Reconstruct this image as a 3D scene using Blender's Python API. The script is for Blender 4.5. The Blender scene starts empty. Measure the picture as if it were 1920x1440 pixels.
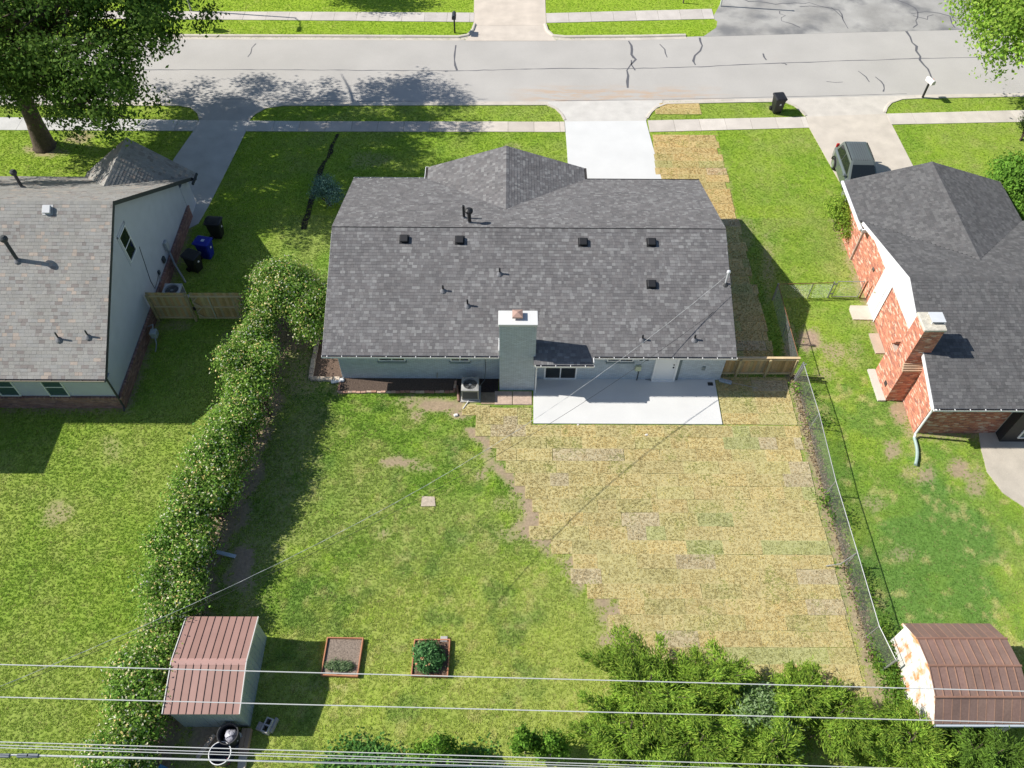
import bpy, bmesh, math, random
import numpy as np
from mathutils import Vector, Matrix

random.seed(7)
rng = np.random.default_rng(11)
SC = bpy.context.scene
COL = SC.collection

# ------------------------------------------------------------------ camera
CAM_H, FPX = 29.0, 1530.0
PITCH, ROLL, YAW = math.radians(52.9), math.radians(0.69), math.radians(0.55)
def _rz(v):
    a = -YAW
    return Vector((v[0]*math.cos(a)-v[1]*math.sin(a), v[0]*math.sin(a)+v[1]*math.cos(a), v[2]))
_F = _rz((0, math.cos(PITCH), -math.sin(PITCH)))
_R0 = _rz((1, 0, 0)); _U0 = _rz((0, math.sin(PITCH), math.cos(PITCH)))
_R = _R0*math.cos(ROLL)+_U0*math.sin(ROLL)
_U = -_R0*math.sin(ROLL)+_U0*math.cos(ROLL)
cam_data = bpy.data.cameras.new('camera')
cam_data.sensor_width = 36.0
cam_data.lens = 36.0*FPX/1920.0
cam_data.clip_start = 0.1
cam_data.clip_end = 2000.0
cam = bpy.data.objects.new('camera', cam_data)
COL.objects.link(cam)
cam.matrix_world = Matrix(((_R[0], _U[0], -_F[0], 0), (_R[1], _U[1], -_F[1], 0), (_R[2], _U[2], -_F[2], CAM_H), (0, 0, 0, 1)))
SC.camera = cam

# ------------------------------------------------------------------ sky, sun, exposure
SUN_EL, SUN_AZ = math.radians(41.3), math.radians(-6.5)      # the sunlight travels along +x, slightly towards -y
world = bpy.data.worlds.new('World'); SC.world = world; world.use_nodes = True
wn = world.node_tree.nodes; wl = world.node_tree.links
sky = wn.new('ShaderNodeTexSky'); sky.sky_type = 'NISHITA'; sky.sun_disc = False
sky.sun_elevation = SUN_EL; sky.sun_rotation = math.radians(276.5)
sky.air_density = 1.0; sky.dust_density = 0.6; sky.ozone_density = 1.4
wl.new(sky.outputs['Color'], wn['Background'].inputs['Color'])
wn['Background'].inputs['Strength'].default_value = 0.085
sun_data = bpy.data.lights.new('sun', 'SUN'); sun_data.energy = 4.8; sun_data.angle = math.radians(0.5)
sun_data.color = (1.0, 0.955, 0.88)
sun = bpy.data.objects.new('sun', sun_data); COL.objects.link(sun)
_d = Vector((math.cos(SUN_AZ)*math.cos(SUN_EL), math.sin(SUN_AZ)*math.cos(SUN_EL), -math.sin(SUN_EL)))
sun.rotation_euler = _d.to_track_quat('-Z', 'Y').to_euler()
sun.location = (-30, 20, 40)
SC.view_settings.view_transform = 'Standard'; SC.view_settings.look = 'None'
SC.view_settings.exposure = 0.37; SC.view_settings.gamma = 1.0; SC.view_settings.use_curve_mapping = False
SC.render.engine = 'CYCLES'
SC.cycles.max_bounces = 6; SC.cycles.transparent_max_bounces = 6

# ------------------------------------------------------------------ helpers
def at(px, py, z=0.0):
    """the point of height z that lies in this direction from the drone (survey of the photograph)"""
    d = _F*FPX+_R*(px-960)+_U*(720-py)
    t = (z-CAM_H)/d.z
    return Vector((d.x*t, d.y*t, z))
def ats(pts, z=0.0): return [at(x, y, z) for x, y in pts]
def to_px(X, Y, Z=0.0):
    dx, dy, dz = X, Y, Z-CAM_H
    w = dx*_F.x+dy*_F.y+dz*_F.z
    return 960+FPX*(dx*_R.x+dy*_R.y+dz*_R.z)/w, 720-FPX*(dx*_U.x+dy*_U.y+dz*_U.z)/w

def _hash(ix, iy, s):
    h = (ix.astype(np.int64)*374761393+iy.astype(np.int64)*668265263+s*1442695041) & 0x7fffffff
    h = ((h ^ (h >> 13))*1274126177) & 0x7fffffff
    return ((h ^ (h >> 16)) & 0xffff)/65535.0
def vnoise(x, y, s=0):
    x = np.asarray(x, float); y = np.asarray(y, float)
    ix = np.floor(x); iy = np.floor(y); fx = x-ix; fy = y-iy
    fx = fx*fx*(3-2*fx); fy = fy*fy*(3-2*fy); ix = ix.astype(int); iy = iy.astype(int)
    a = _hash(ix, iy, s); b = _hash(ix+1, iy, s); c = _hash(ix, iy+1, s); d = _hash(ix+1, iy+1, s)
    return (a*(1-fx)+b*fx)*(1-fy)+(c*(1-fx)+d*fx)*fy
def fbm(x, y, s=0, o=4):
    v = 0; a = .5; t = 0
    for k in range(o):
        v = v+a*vnoise(x*2**k, y*2**k, s+k*17); t += a; a *= .55
    return v/t
def sstep(a, b, x):
    t = np.clip((x-a)/(b-a), 0, 1); return t*t*(3-2*t)
def inside(poly, x, y):
    r = np.zeros(np.shape(x), bool); n = len(poly)
    for i in range(n):
        x0, y0 = poly[i][0], poly[i][1]; x1, y1 = poly[(i+1) % n][0], poly[(i+1) % n][1]
        if y0 == y1: continue
        c = ((y0 > y) != (y1 > y)) & (x < (x1-x0)*(y-y0)/(y1-y0)+x0)
        r ^= c
    return r

WORLD = {}
def wpos(o): return WORLD.get(o.name, Vector((0, 0, 0))) if o else Vector((0, 0, 0))
def tag(o, label=None, cat=None, group=None, kind=None):
    if label: o['label'] = label
    if cat: o['category'] = cat
    if group: o['group'] = group
    if kind: o['kind'] = kind
    return o
def thing(name, loc, label, cat, group=None, kind=None):
    o = bpy.data.objects.new(name, None); COL.objects.link(o)
    o.empty_display_size = .2; o.location = loc; WORLD[o.name] = Vector(loc)
    return tag(o, label, cat, group, kind)
def place(name, me, parent, origin):
    o = bpy.data.objects.new(name, me); COL.objects.link(o)
    o.location = Vector(origin)-wpos(parent)
    if parent: o.parent = parent
    WORLD[o.name] = Vector(origin)
    return o

class MB:
    """collects faces of one mesh object, with a colour of its own for each face"""
    def __init__(s, xf=None): s.v = []; s.f = []; s.t = []; s.xf = xf; s.smooth = False
    def add(s, vs, fs, tint=(1, 1, 1)):
        b = len(s.v)
        if s.xf is not None: vs = [s.xf @ Vector(p) for p in vs]
        s.v.extend([tuple(p) for p in vs])
        for f in fs: s.f.append(tuple(b+i for i in f)); s.t.append(tint)
        return s
    def quad(s, a, b, c, d, tint=(1, 1, 1)): return s.add([a, b, c, d], [(0, 1, 2, 3)], tint)
    def poly(s, pts, tint=(1, 1, 1)): return s.add(pts, [tuple(range(len(pts)))], tint)
    def box(s, x0, x1, y0, y1, z0, z1, tint=(1, 1, 1), m=None):
        vs = [Vector(p) for p in ((x0, y0, z0), (x1, y0, z0), (x1, y1, z0), (x0, y1, z0), (x0, y0, z1), (x1, y0, z1), (x1, y1, z1), (x0, y1, z1))]
        if m is not None: vs = [m @ p for p in vs]
        return s.add(vs, [(0, 3, 2, 1), (4, 5, 6, 7), (0, 1, 5, 4), (1, 2, 6, 5), (2, 3, 7, 6), (3, 0, 4, 7)], tint)
    def bbox(s, x0, x1, y0, y1, z0, z1, r=.02, tint=(1, 1, 1), m=None):
        """box with chamfered edges"""
        vs = []
        for sx, sy, sz in ((a, b, c) for a in (0, 1) for b in (0, 1) for c in (0, 1)):
            X, Y, Z = (x0, x1)[sx], (y0, y1)[sy], (z0, z1)[sz]
            dx, dy, dz = r*(1-2*sx), r*(1-2*sy), r*(1-2*sz)
            vs += [(X, Y+dy, Z+dz), (X+dx, Y, Z+dz), (X+dx, Y+dy, Z)]
        bm = bmesh.new()
        for p in vs: bm.verts.new(m @ Vector(p) if m is not None else p)
        bmesh.ops.convex_hull(bm, input=bm.verts)
        bm.verts.index_update()
        s.add([v.co.copy() for v in bm.verts], [[v.index for v in f.verts] for f in bm.faces], tint); bm.free(); return s
    def prism(s, pts, z0, z1, tint=(1, 1, 1)):
        n = len(pts)
        ar = sum(pts[i][0]*pts[(i+1) % n][1]-pts[(i+1) % n][0]*pts[i][1] for i in range(n))
        if ar < 0: pts = pts[::-1]
        vs = [(p[0], p[1], z0) for p in pts]+[(p[0], p[1], z1) for p in pts]
        return s.add(vs, [tuple(range(n-1, -1, -1)), tuple(range(n, 2*n))]+[(i, (i+1) % n, n+(i+1) % n, n+i) for i in range(n)], tint)
    def tube(s, pts, r, n=6, tint=(1, 1, 1), caps=True):
        pts = [Vector(p) for p in pts]; rs = r if isinstance(r, (list, tuple)) else [r]*len(pts)
        vs = []; fs = []; px = None
        for i, p in enumerate(pts):
            d = (pts[min(i+1, len(pts)-1)]-pts[max(i-1, 0)]).normalized()
            if px is None: px = d.orthogonal().normalized()
            px = (px-d*px.dot(d)); px = px.normalized() if px.length > 1e-6 else d.orthogonal().normalized()
            py = d.cross(px)
            for k in range(n):
                a = 2*math.pi*k/n; vs.append(p+(px*math.cos(a)+py*math.sin(a))*rs[i])
        for i in range(len(pts)-1):
            for k in range(n):
                fs.append((i*n+k, i*n+(k+1) % n, (i+1)*n+(k+1) % n, (i+1)*n+k))
        if caps: fs.append(tuple(range(n-1, -1, -1))); fs.append(tuple((len(pts)-1)*n+k for k in range(n)))
        return s.add(vs, fs, tint)
    def lathe(s, c, prof, n=14, tint=(1, 1, 1), m=None):
        vs = []; fs = []; c = Vector(c)
        for r, z in prof:
            for k in range(n):
                a = 2*math.pi*k/n; p = Vector((r*math.cos(a), r*math.sin(a), z)); vs.append((m @ p if m is not None else p)+c)
        for i in range(len(prof)-1):
            for k in range(n): fs.append((i*n+k, i*n+(k+1) % n, (i+1)*n+(k+1) % n, (i+1)*n+k))
        fs.append(tuple(range(n-1, -1, -1))); fs.append(tuple((len(prof)-1)*n+k for k in range(n)))
        return s.add(vs, fs, tint)
    def loft(s, rings, tint=(1, 1, 1), caps=True):
        n = len(rings[0]); vs = [p for r in rings for p in r]; fs = []
        for i in range(len(rings)-1):
            for k in range(n): fs.append((i*n+k, i*n+(k+1) % n, (i+1)*n+(k+1) % n, (i+1)*n+k))
        if caps: fs += [tuple(range(n-1, -1, -1)), tuple((len(rings)-1)*n+k for k in range(n))]
        return s.add(vs, fs, tint)
    def mesh(s, name, mat, origin):
        me = bpy.data.meshes.new(name)
        me.from_pydata([(p[0]-origin[0], p[1]-origin[1], p[2]-origin[2]) for p in s.v], [], s.f)
        a = me.attributes.new('tint', 'FLOAT_COLOR', 'FACE')
        a.data.foreach_set('color', np.array([(t[0], t[1], t[2], 1) for t in s.t], np.float32).ravel())
        me.materials.append(mat)
        if s.smooth:
            me.polygons.foreach_set('use_smooth', [True]*len(me.polygons))
            me.update()
        return me
    def build(s, name, mat, parent=None, kind=None, origin=None, label=None):
        if origin is None:
            A = np.array(s.v); lo = A.min(0); hi = A.max(0); origin = ((lo[0]+hi[0])/2, (lo[1]+hi[1])/2, lo[2])
        o = place(name, s.mesh(name, mat, origin), parent, origin)
        if kind: o['kind'] = kind
        if label: o['label'] = label
        return o

def np_mesh(name, verts, nper, tint, mat, parent=None, kind=None, smooth=False):
    """mesh of separate faces with nper corners each, built from numpy arrays"""
    verts = np.asarray(verts, np.float32).reshape(-1, 3); nf = len(verts)//nper
    org = Vector((float(verts[:, 0].mean()), float(verts[:, 1].mean()), float(verts[:, 2].min())))
    me = bpy.data.meshes.new(name)
    me.vertices.add(len(verts)); me.vertices.foreach_set('co', (verts-np.array(org, np.float32)).ravel())
    me.loops.add(len(verts)); me.loops.foreach_set('vertex_index', np.arange(len(verts), dtype=np.int32))
    me.polygons.add(nf); me.polygons.foreach_set('loop_start', np.arange(0, len(verts), nper, dtype=np.int32))
    me.update(calc_edges=True)
    a = me.attributes.new('tint', 'FLOAT_COLOR', 'FACE')
    a.data.foreach_set('color', np.concatenate([np.asarray(tint, np.float32), np.ones((nf, 1), np.float32)], 1).ravel())
    me.materials.append(mat)
    o = place(name, me, parent, org)
    if kind: o['kind'] = kind
    return o

# ------------------------------------------------------------------ materials
def mat(name, col=None, rough=.8, n1=(0, 0), n2=(0, 0), bump=(0, 0), spec=.3, metal=0.0, transl=0.0, attr='GEOMETRY', stain=None, coat=0.0, emit=None):
    """col None: the colour comes from the tint of each face. n1/n2: noise scale and amount; stain: (scale, threshold, colour)"""
    m = bpy.data.materials.new(name); m.use_nodes = True
    N = m.node_tree.nodes; L = m.node_tree.links; b = N['Principled BSDF']
    b.inputs['Roughness'].default_value = rough; b.inputs['Specular IOR Level'].default_value = spec; b.inputs['Metallic'].default_value = metal
    if coat: b.inputs['Coat Weight'].default_value = coat; b.inputs['Coat Roughness'].default_value = .05
    if col is None:
        a = N.new('ShaderNodeAttribute'); a.attribute_name = 'tint'; a.attribute_type = attr; c = a.outputs['Color']
    else:
        r = N.new('ShaderNodeRGB'); r.outputs[0].default_value = (*col, 1); c = r.outputs[0]
    geo = N.new('ShaderNodeNewGeometry')
    def noise(scale, det=4):
        t = N.new('ShaderNodeTexNoise'); t.inputs['Scale'].default_value = scale; t.inputs['Detail'].default_value = det
        L.new(geo.outputs['Position'], t.inputs['Vector']); return t.outputs['Fac']
    for sc, am in (n1, n2):
        if not am: continue
        mr = N.new('ShaderNodeMapRange'); mr.inputs['From Min'].default_value = .25; mr.inputs['From Max'].default_value = .75
        mr.inputs['To Min'].default_value = 1-am; mr.inputs['To Max'].default_value = 1+am
        L.new(noise(sc), mr.inputs['Value'])
        mx = N.new('ShaderNodeVectorMath'); mx.operation = 'SCALE'
        L.new(c, mx.inputs[0]); L.new(mr.outputs[0], mx.inputs['Scale']); c = mx.outputs[0]
    if stain:
        mr = N.new('ShaderNodeMapRange'); mr.inputs['From Min'].default_value = stain[1]; mr.inputs['From Max'].default_value = stain[1]+.14
        L.new(noise(stain[0], 6), mr.inputs['Value'])
        mx = N.new('ShaderNodeMix'); mx.data_type = 'RGBA'
        L.new(mr.outputs[0], mx.inputs['Factor']); L.new(c, mx.inputs[6]); mx.inputs[7].default_value = (*stain[2], 1); c = mx.outputs[2]
    L.new(c, b.inputs['Base Color'])
    if bump[1]:
        bp = N.new('ShaderNodeBump'); bp.inputs['Strength'].default_value = bump[1]; bp.inputs['Distance'].default_value = .02
        L.new(noise(bump[0], 5), bp.inputs['Height']); L.new(bp.outputs[0], b.inputs['Normal'])
    if transl:
        tr = N.new('ShaderNodeBsdfTranslucent'); L.new(c, tr.inputs['Color'])
        ms = N.new('ShaderNodeMixShader'); ms.inputs[0].default_value = transl
        out = N['Material Output']; L.new(b.outputs[0], ms.inputs[1]); L.new(tr.outputs[0], ms.inputs[2]); L.new(ms.outputs[0], out.inputs['Surface'])
    if emit: b.inputs['Emission Color'].default_value = (*emit, 1)
    return m
M = dict(
    lawn=mat('lawn_soil', None, .95, n1=(9, .22), n2=(45, .3), bump=(30, .7), spec=.1),
    blade=mat('grass_blade', None, .7, attr='INSTANCER', transl=.3, spec=.2),
    sod=mat('sod', None, .95, n1=(6, .12), n2=(50, .3), bump=(40, .8), spec=.1),
    asphalt=mat('worn_asphalt', (.455, .435, .405), .9, n1=(.35, .07), n2=(70, .1), bump=(120, .25), spec=.2, stain=(.22, .62, (.47, .43, .38))),
    lot=mat('old_lot_asphalt', (.36, .35, .33), .9, n1=(.5, .28), n2=(60, .16), bump=(90, .3), spec=.2, stain=(.42, .50, (.20, .20, .20))),
    seal=mat('crack_sealant', (.13, .13, .14), .6),
    conc_new=mat('new_concrete', (.65, .65, .635), .8, n1=(.8, .05), n2=(40, .04), bump=(80, .15)),
    conc=mat('weathered_concrete', None, .85, n1=(1.2, .12), n2=(35, .10), bump=(60, .3), stain=(.7, .66, (.42, .36, .29))),
    mulch=mat('mulch', None, .95, n1=(18, .4), n2=(60, .5), bump=(25, 1.0), spec=.1),
    dirt=mat('dirt', (.33, .25, .17), .95, n1=(5, .25), n2=(40, .3), bump=(25, .8), spec=.1),
    shingle=mat('asphalt_shingle', None, .92, n1=(1.1, .10), n2=(60, .16), bump=(110, .5), spec=.2),
    deck=mat('roof_underlayment', (.05, .05, .052), .9),
    paintbrick=mat('painted_brick', None, .75, n1=(1.5, .05), n2=(40, .07), bump=(50, .3)),
    brick=mat('brick', None, .85, n1=(3, .1), n2=(60, .15), bump=(70, .4)),
    white=mat('white_trim', (.80, .80, .79), .5, n1=(2, .03)),
    whitewall=mat('white_siding', (.80, .80, .79), .55, n1=(3, .02)),
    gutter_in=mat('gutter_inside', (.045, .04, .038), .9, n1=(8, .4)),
    stucco=mat('grey_siding', (.50, .515, .565), .85, n1=(2, .05), n2=(60, .05), bump=(90, .25)),
    darktrim=mat('dark_trim', (.055, .06, .062), .6),
    black=mat('black_plastic', (.018, .018, .02), .45, n1=(6, .2), spec=.4),
    blackmetal=mat('black_metal', (.02, .02, .022), .5, spec=.4),
    blue=mat('blue_plastic', (.010, .020, .28), .45, n1=(6, .12), spec=.4),
    glass=mat('window_glass', (.012, .016, .018), .06, spec=.6, coat=.3),
    greyglass=mat('window_screen', (.055, .10, .10), .3, spec=.4),
    cedar=mat('new_timber', None, .75, n1=(2, .14), n2=(30, .14), bump=(30, .25)),
    galv=mat('galvanised_steel', (.38, .39, .39), .5, metal=.6, n1=(4, .15)),
    rust=mat('rusty_steel', (.23, .11, .06), .7, metal=.3, n1=(6, .35)),
    metal=mat('painted_metal', None, .5, n1=(3, .05), spec=.4),
    barn=mat('weathered_sheet', None, .55, n1=(1.5, .15), n2=(14, .12), spec=.4),
    rustwhite=mat('rusting_white_sheet', (.80, .78, .74), .55, n1=(4, .03), stain=(2.6, .50, (.74, .34, .15))),
    wire=mat('cable', (.54, .55, .54), .5),
    blackwire=mat('black_cable', (.05, .05, .05), .6),
    leaf=mat('leaves', None, .7, transl=.35, spec=.12),
    leafmatte=mat('needles', None, .7, transl=.3, spec=.2),
    petal=mat('petals', None, .6, transl=.2),
    bark=mat('bark', (.10, .075, .055), .9, n1=(6, .3), n2=(25, .3), bump=(14, 1.0)),
    twig=mat('pale_twig', (.36, .30, .24), .85, n1=(10, .2)),
    carpaint=mat('car_paint', (.17, .195, .185), .3, metal=.4, spec=.5, coat=.6),
    tyre=mat('tyre', (.02, .02, .02), .85),
    rim=mat('wheel_rim', (.62, .63, .64), .3, metal=.8),
    stone=mat('stone', None, .9, n1=(8, .2), n2=(40, .2), bump=(30, .6)),
    cloth=mat('plastic_bag', None, .35, n1=(14, .3), bump=(12, 1.0), spec=.6),
    plain=mat('plain_paint', None, .55),
)
# sand washed along the near gutter of the road
_m = M['asphalt']; _N = _m.node_tree.nodes; _L = _m.node_tree.links; _b = _N['Principled BSDF']
_src = _b.inputs['Base Color'].links[0].from_socket
_g = _N.new('ShaderNodeNewGeometry'); _s = _N.new('ShaderNodeSeparateXYZ'); _L.new(_g.outputs['Position'], _s.inputs[0])
def _mr(sock, a, b, c=0, d=1):
    n = _N.new('ShaderNodeMapRange'); n.inputs['From Min'].default_value = a; n.inputs['From Max'].default_value = b; n.inputs['To Min'].default_value = c; n.inputs['To Max'].default_value = d
    n.interpolation_type = 'SMOOTHSTEP'; _L.new(sock, n.inputs['Value']); return n.outputs[0]
def _mul(a, b): n = _N.new('ShaderNodeMath'); n.operation = 'MULTIPLY'; _L.new(a, n.inputs[0]); _L.new(b, n.inputs[1]); return n.outputs[0]
_mp = _N.new('ShaderNodeMapping'); _mp.inputs['Scale'].default_value = (.5, 2.2, 1); _L.new(_g.outputs['Position'], _mp.inputs['Vector'])
_t = _N.new('ShaderNodeTexNoise'); _t.inputs['Scale'].default_value = 1.1; _t.inputs['Detail'].default_value = 7; _t.inputs['Roughness'].default_value = .7; _L.new(_mp.outputs[0], _t.inputs['Vector'])
_f = _mul(_mul(_mr(_s.outputs['Y'], 45.4, 44.2), _mr(_t.outputs['Fac'], .42, .62)), _mul(_mr(_s.outputs['X'], -1, 3), _mr(_s.outputs['X'], 15, 10, 0, .75)))
_x = _N.new('ShaderNodeMix'); _x.data_type = 'RGBA'; _L.new(_f, _x.inputs['Factor']); _L.new(_src, _x.inputs[6]); _x.inputs[7].default_value = (.50, .36, .25, 1)
_L.new(_x.outputs[2], _b.inputs['Base Color'])
def jit(c, a, r=random): k = 1+r.uniform(-a, a); return (c[0]*k, c[1]*k, c[2]*k)

# ================================================================== GROUND, ROAD, PAVEMENTS
def tp(pts): return [(p.x, p.y) for p in ats(pts)]
def ext(pts, xl=-75, xr=75):
    """carry a line across the picture on to the left and right"""
    p = tp(pts); a, b = p[0], p[1]; c, d = p[-2], p[-1]
    sl = (b[1]-a[1])/(b[0]-a[0]); sr = (d[1]-c[1])/(d[0]-c[0])
    return [(xl, a[1]+sl*(xl-a[0])*.3)]+p+[(xr, d[1]+sr*(xr-d[0])*.6)]
near_edge = ext([(130, 196), (480, 196), (700, 195.5), (1045, 195), (1240, 191), (1480, 188), (1660, 184), (1920, 180)])
far_edge = ext([(360, 72), (620, 73), (885, 75), (1030, 75), (1260, 70.5), (1340, 67), (1600, 60), (1890, 53)])
road_poly = near_edge+far_edge[::-1]
sw_top = ext([(130, 222), (373, 226.5), (575, 228), (1059, 229), (1218, 226.5), (1512, 219.5), (1661, 214), (1920, 207)])
sw_bot = ext([(130, 245), (363, 246), (575, 247), (1059, 248), (1222, 248), (1517, 240), (1671, 234), (1920, 229)])
fsw_top = ext([(360, 22), (620, 23), (889, 24.5), (1024, 25.5), (1345, 17)])
fsw_bot = ext([(360, 37), (620, 39), (889, 42), (1024, 43.5), (1332, 36)])
drive_main = tp([(1059, 230), (1211, 228), (1243, 345)])+[(3.62, 38.0)]
drive_main = tp([(1059, 228.5), (1211, 227), (1222, 268), (1243, 347), (1067, 347), (1063, 280)])
apron_main = tp([(1027, 196), (1043, 203), (1052, 214), (1059, 228.5), (1211, 227), (1217, 213), (1226, 203), (1242, 194), (1242, 188), (1027, 191)])
drive_left = tp([(373, 226), (467, 227), (461, 247), (430, 310), (392, 385), (372, 420), (330, 440), (320, 330), (325, 300), (363, 246)])
apron_left = tp([(335, 196), (358, 201), (372, 213), (373, 226), (467, 227), (478, 214), (497, 203), (530, 196), (530, 191), (335, 191)])
drive_right = tp([(1511, 219.5), (1661, 214), (1672, 234), (1712, 312), (1735, 350), (1590, 352), (1573, 340), (1517, 240)])
apron_right = tp([(1470, 190), (1492, 199), (1503, 209), (1511, 219.5), (1661, 214), (1660, 203), (1668, 194), (1690, 186), (1715, 183), (1715, 179), (1470, 185)])
drive_far = tp([(888, 48), (890, -60), (1020, -60), (1024, 48)])
apron_far = tp([(872, 77), (880, 67), (886, 58), (888, 48), (1024, 48), (1027, 60), (1034, 70), (1044, 77)])
lot_poly = tp([(1318, 69), (1343, 52), (1345, 40), (1336, 34), (1352, 4), (1350, -60), (1980, -60), (1960, 50), (1890, 54), (1600, 61)])
patio_poly = [(1.13, 19.78), (9.25, 19.78), (9.28, 22.2), (1.17, 22.2)]
patio_right = tp([(1838, 838), (1835, 812), (1930, 805), (1990, 805), (1990, 990), (1925, 955), (1880, 925), (1850, 885)])
def rect(x0, x1, y0, y1): return [(x0, y0), (x1, y0), (x1, y1), (x0, y1)]
HOUSE_A = rect(-7.34, 9.5, 22.2, 32.5)
HOUSE_L = rect(-32, -16.62, 20.6, 32.8)
HOUSE_B = rect(17.4, 32, 19.4, 32.6)
mulch_side = [(-8.72, 22.2), (-8.75, 25.0), (-7.34, 25.0), (-7.34, 22.2)]
mulch_rear = [(-7.4, 21.4), (-2.3, 21.5), (-2.3, 22.2), (-7.4, 22.2)]
beds = [[(-6.40, 10.39), (-5.13, 10.37), (-5.18, 9.03), (-6.45, 9.08)], [(-3.27, 10.32), (-2.02, 10.33), (-2.04, 9.04), (-3.30, 9.07)]]
SHED = rect(-10.85, -8.62, 7.35, 10.55)
BARN = rect(13.75, 16.7, 7.3, 10.4)

# --- turf: the edge of the newly laid turf, its rows and slabs
SOD_L = [(7.4, 9.4), (8.2, 7.8), (9.0, 5.9), (9.6, 5.5), (10.3, 4.3), (11.0, 4.1), (11.6, 3.9), (12.2, 3.3), (12.8, 2.6), (13.4, 2.25), (14.0, 1.55), (14.6, 1.2), (15.2, 1.25), (15.8, 1.05),
         (16.4, .95), (17.0, .5), (17.6, -.35), (18.2, -.75), (18.8, -.75), (19.4, -1.2)]
def sod_left(y): return float(np.interp(y, [p[0] for p in SOD_L], [p[1] for p in SOD_L]))
slabs = []                                                       # x0, x1, y0, y1
RH = .60
y = 19.72
while y-RH > 7.3:
    yc = y-RH/2; xl = sod_left(yc)+random.uniform(-.4, .35); x = xl
    x -= 0; first = random.uniform(.5, 1.5)
    while x < 12.45:
        w = first if first else random.choice((1.5, 1.5, 1.5, 1.42, .75)); first = None
        x1 = min(x+w, 12.5+random.uniform(-.06, .06))
        if x1-x > .25: slabs.append((x, x1, y-RH, y))
        x = x1
    y -= RH
for k, xc in enumerate((-1.95, -1.35, -.75, -.15, .45)):          # short upright slabs beside the patio
    yt = 20.62 if k > 1 else (20.75 if k == 1 else 20.8); yb = (20.2, 19.72, 19.72, 19.72, 19.72)[k]
    ym = yb+(yt-yb)*random.uniform(.35, .7) if k > 1 else yb
    if ym > yb: slabs.append((xc, xc+.6, yb, ym))
    slabs.append((xc, xc+.6, ym, yt))
for y in np.arange(19.78, 22.3, .6):
    slabs.append((9.32, 10.9, y, min(y+.6, 22.35))); slabs.append((10.9, 12.5, y, min(y+.6, 22.35)))
y = 22.7
while y < 39.8:                                                   # the strip along the side of the house and its front
    xr = float(np.interp(y, [22, 28, 34, 38, 41], [12.2, 12.2, 12.1, 12.1, 12.2])); x = float(np.interp(y, [22, 33, 33.2, 37, 40.9], [9.6, 9.6, 8.0, 8.2, 8.45]))
    first = random.uniform(.6, 1.5)
    while x < xr-.2:
        x1 = min(x+(first or 1.5), xr+random.uniform(-.08, .08)); first = None
        if x1-x > .25: slabs.append((x, x1, y, min(y+RH, 40.2)))
        x = x1
    y += RH
for y in (42.1, 42.65):
    for x in (8.75+.35*(y > 42.4), 10.15): slabs.append((x, min(x+1.4, 11.5), y, y+.55))
sod_rects = np.array(slabs)

HEDGE_AX = [(-9.9, 25.4, 1.7, 3.0), (-11.15, 23.5, 1.1, 2.4), (-11.1, 22.2, 1.2, 2.5), (-11.0, 20.8, 1.4, 2.7), (-11.2, 19.0, 1.35, 2.5), (-11.3, 17.2, 1.5, 2.6), (-11.6, 15.6, 1.5, 2.6),
            (-11.9, 14.0, 1.4, 2.5), (-12.0, 12.4, 1.3, 2.3), (-11.9, 10.8, 1.3, 2.3), (-11.95, 9.2, 1.3, 2.2), (-12.05, 7.6, 1.35, 2.2), (-12.2, 6.0, 1.4, 2.2), (-12.1, 4.6, 1.3, 2.0)]
def hedge_d(x, y):
    d = np.full(np.shape(x), 99.)
    for cx, cy, r, h in HEDGE_AX: d = np.minimum(d, np.hypot(x-cx, y-cy)-r)
    return d

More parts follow.
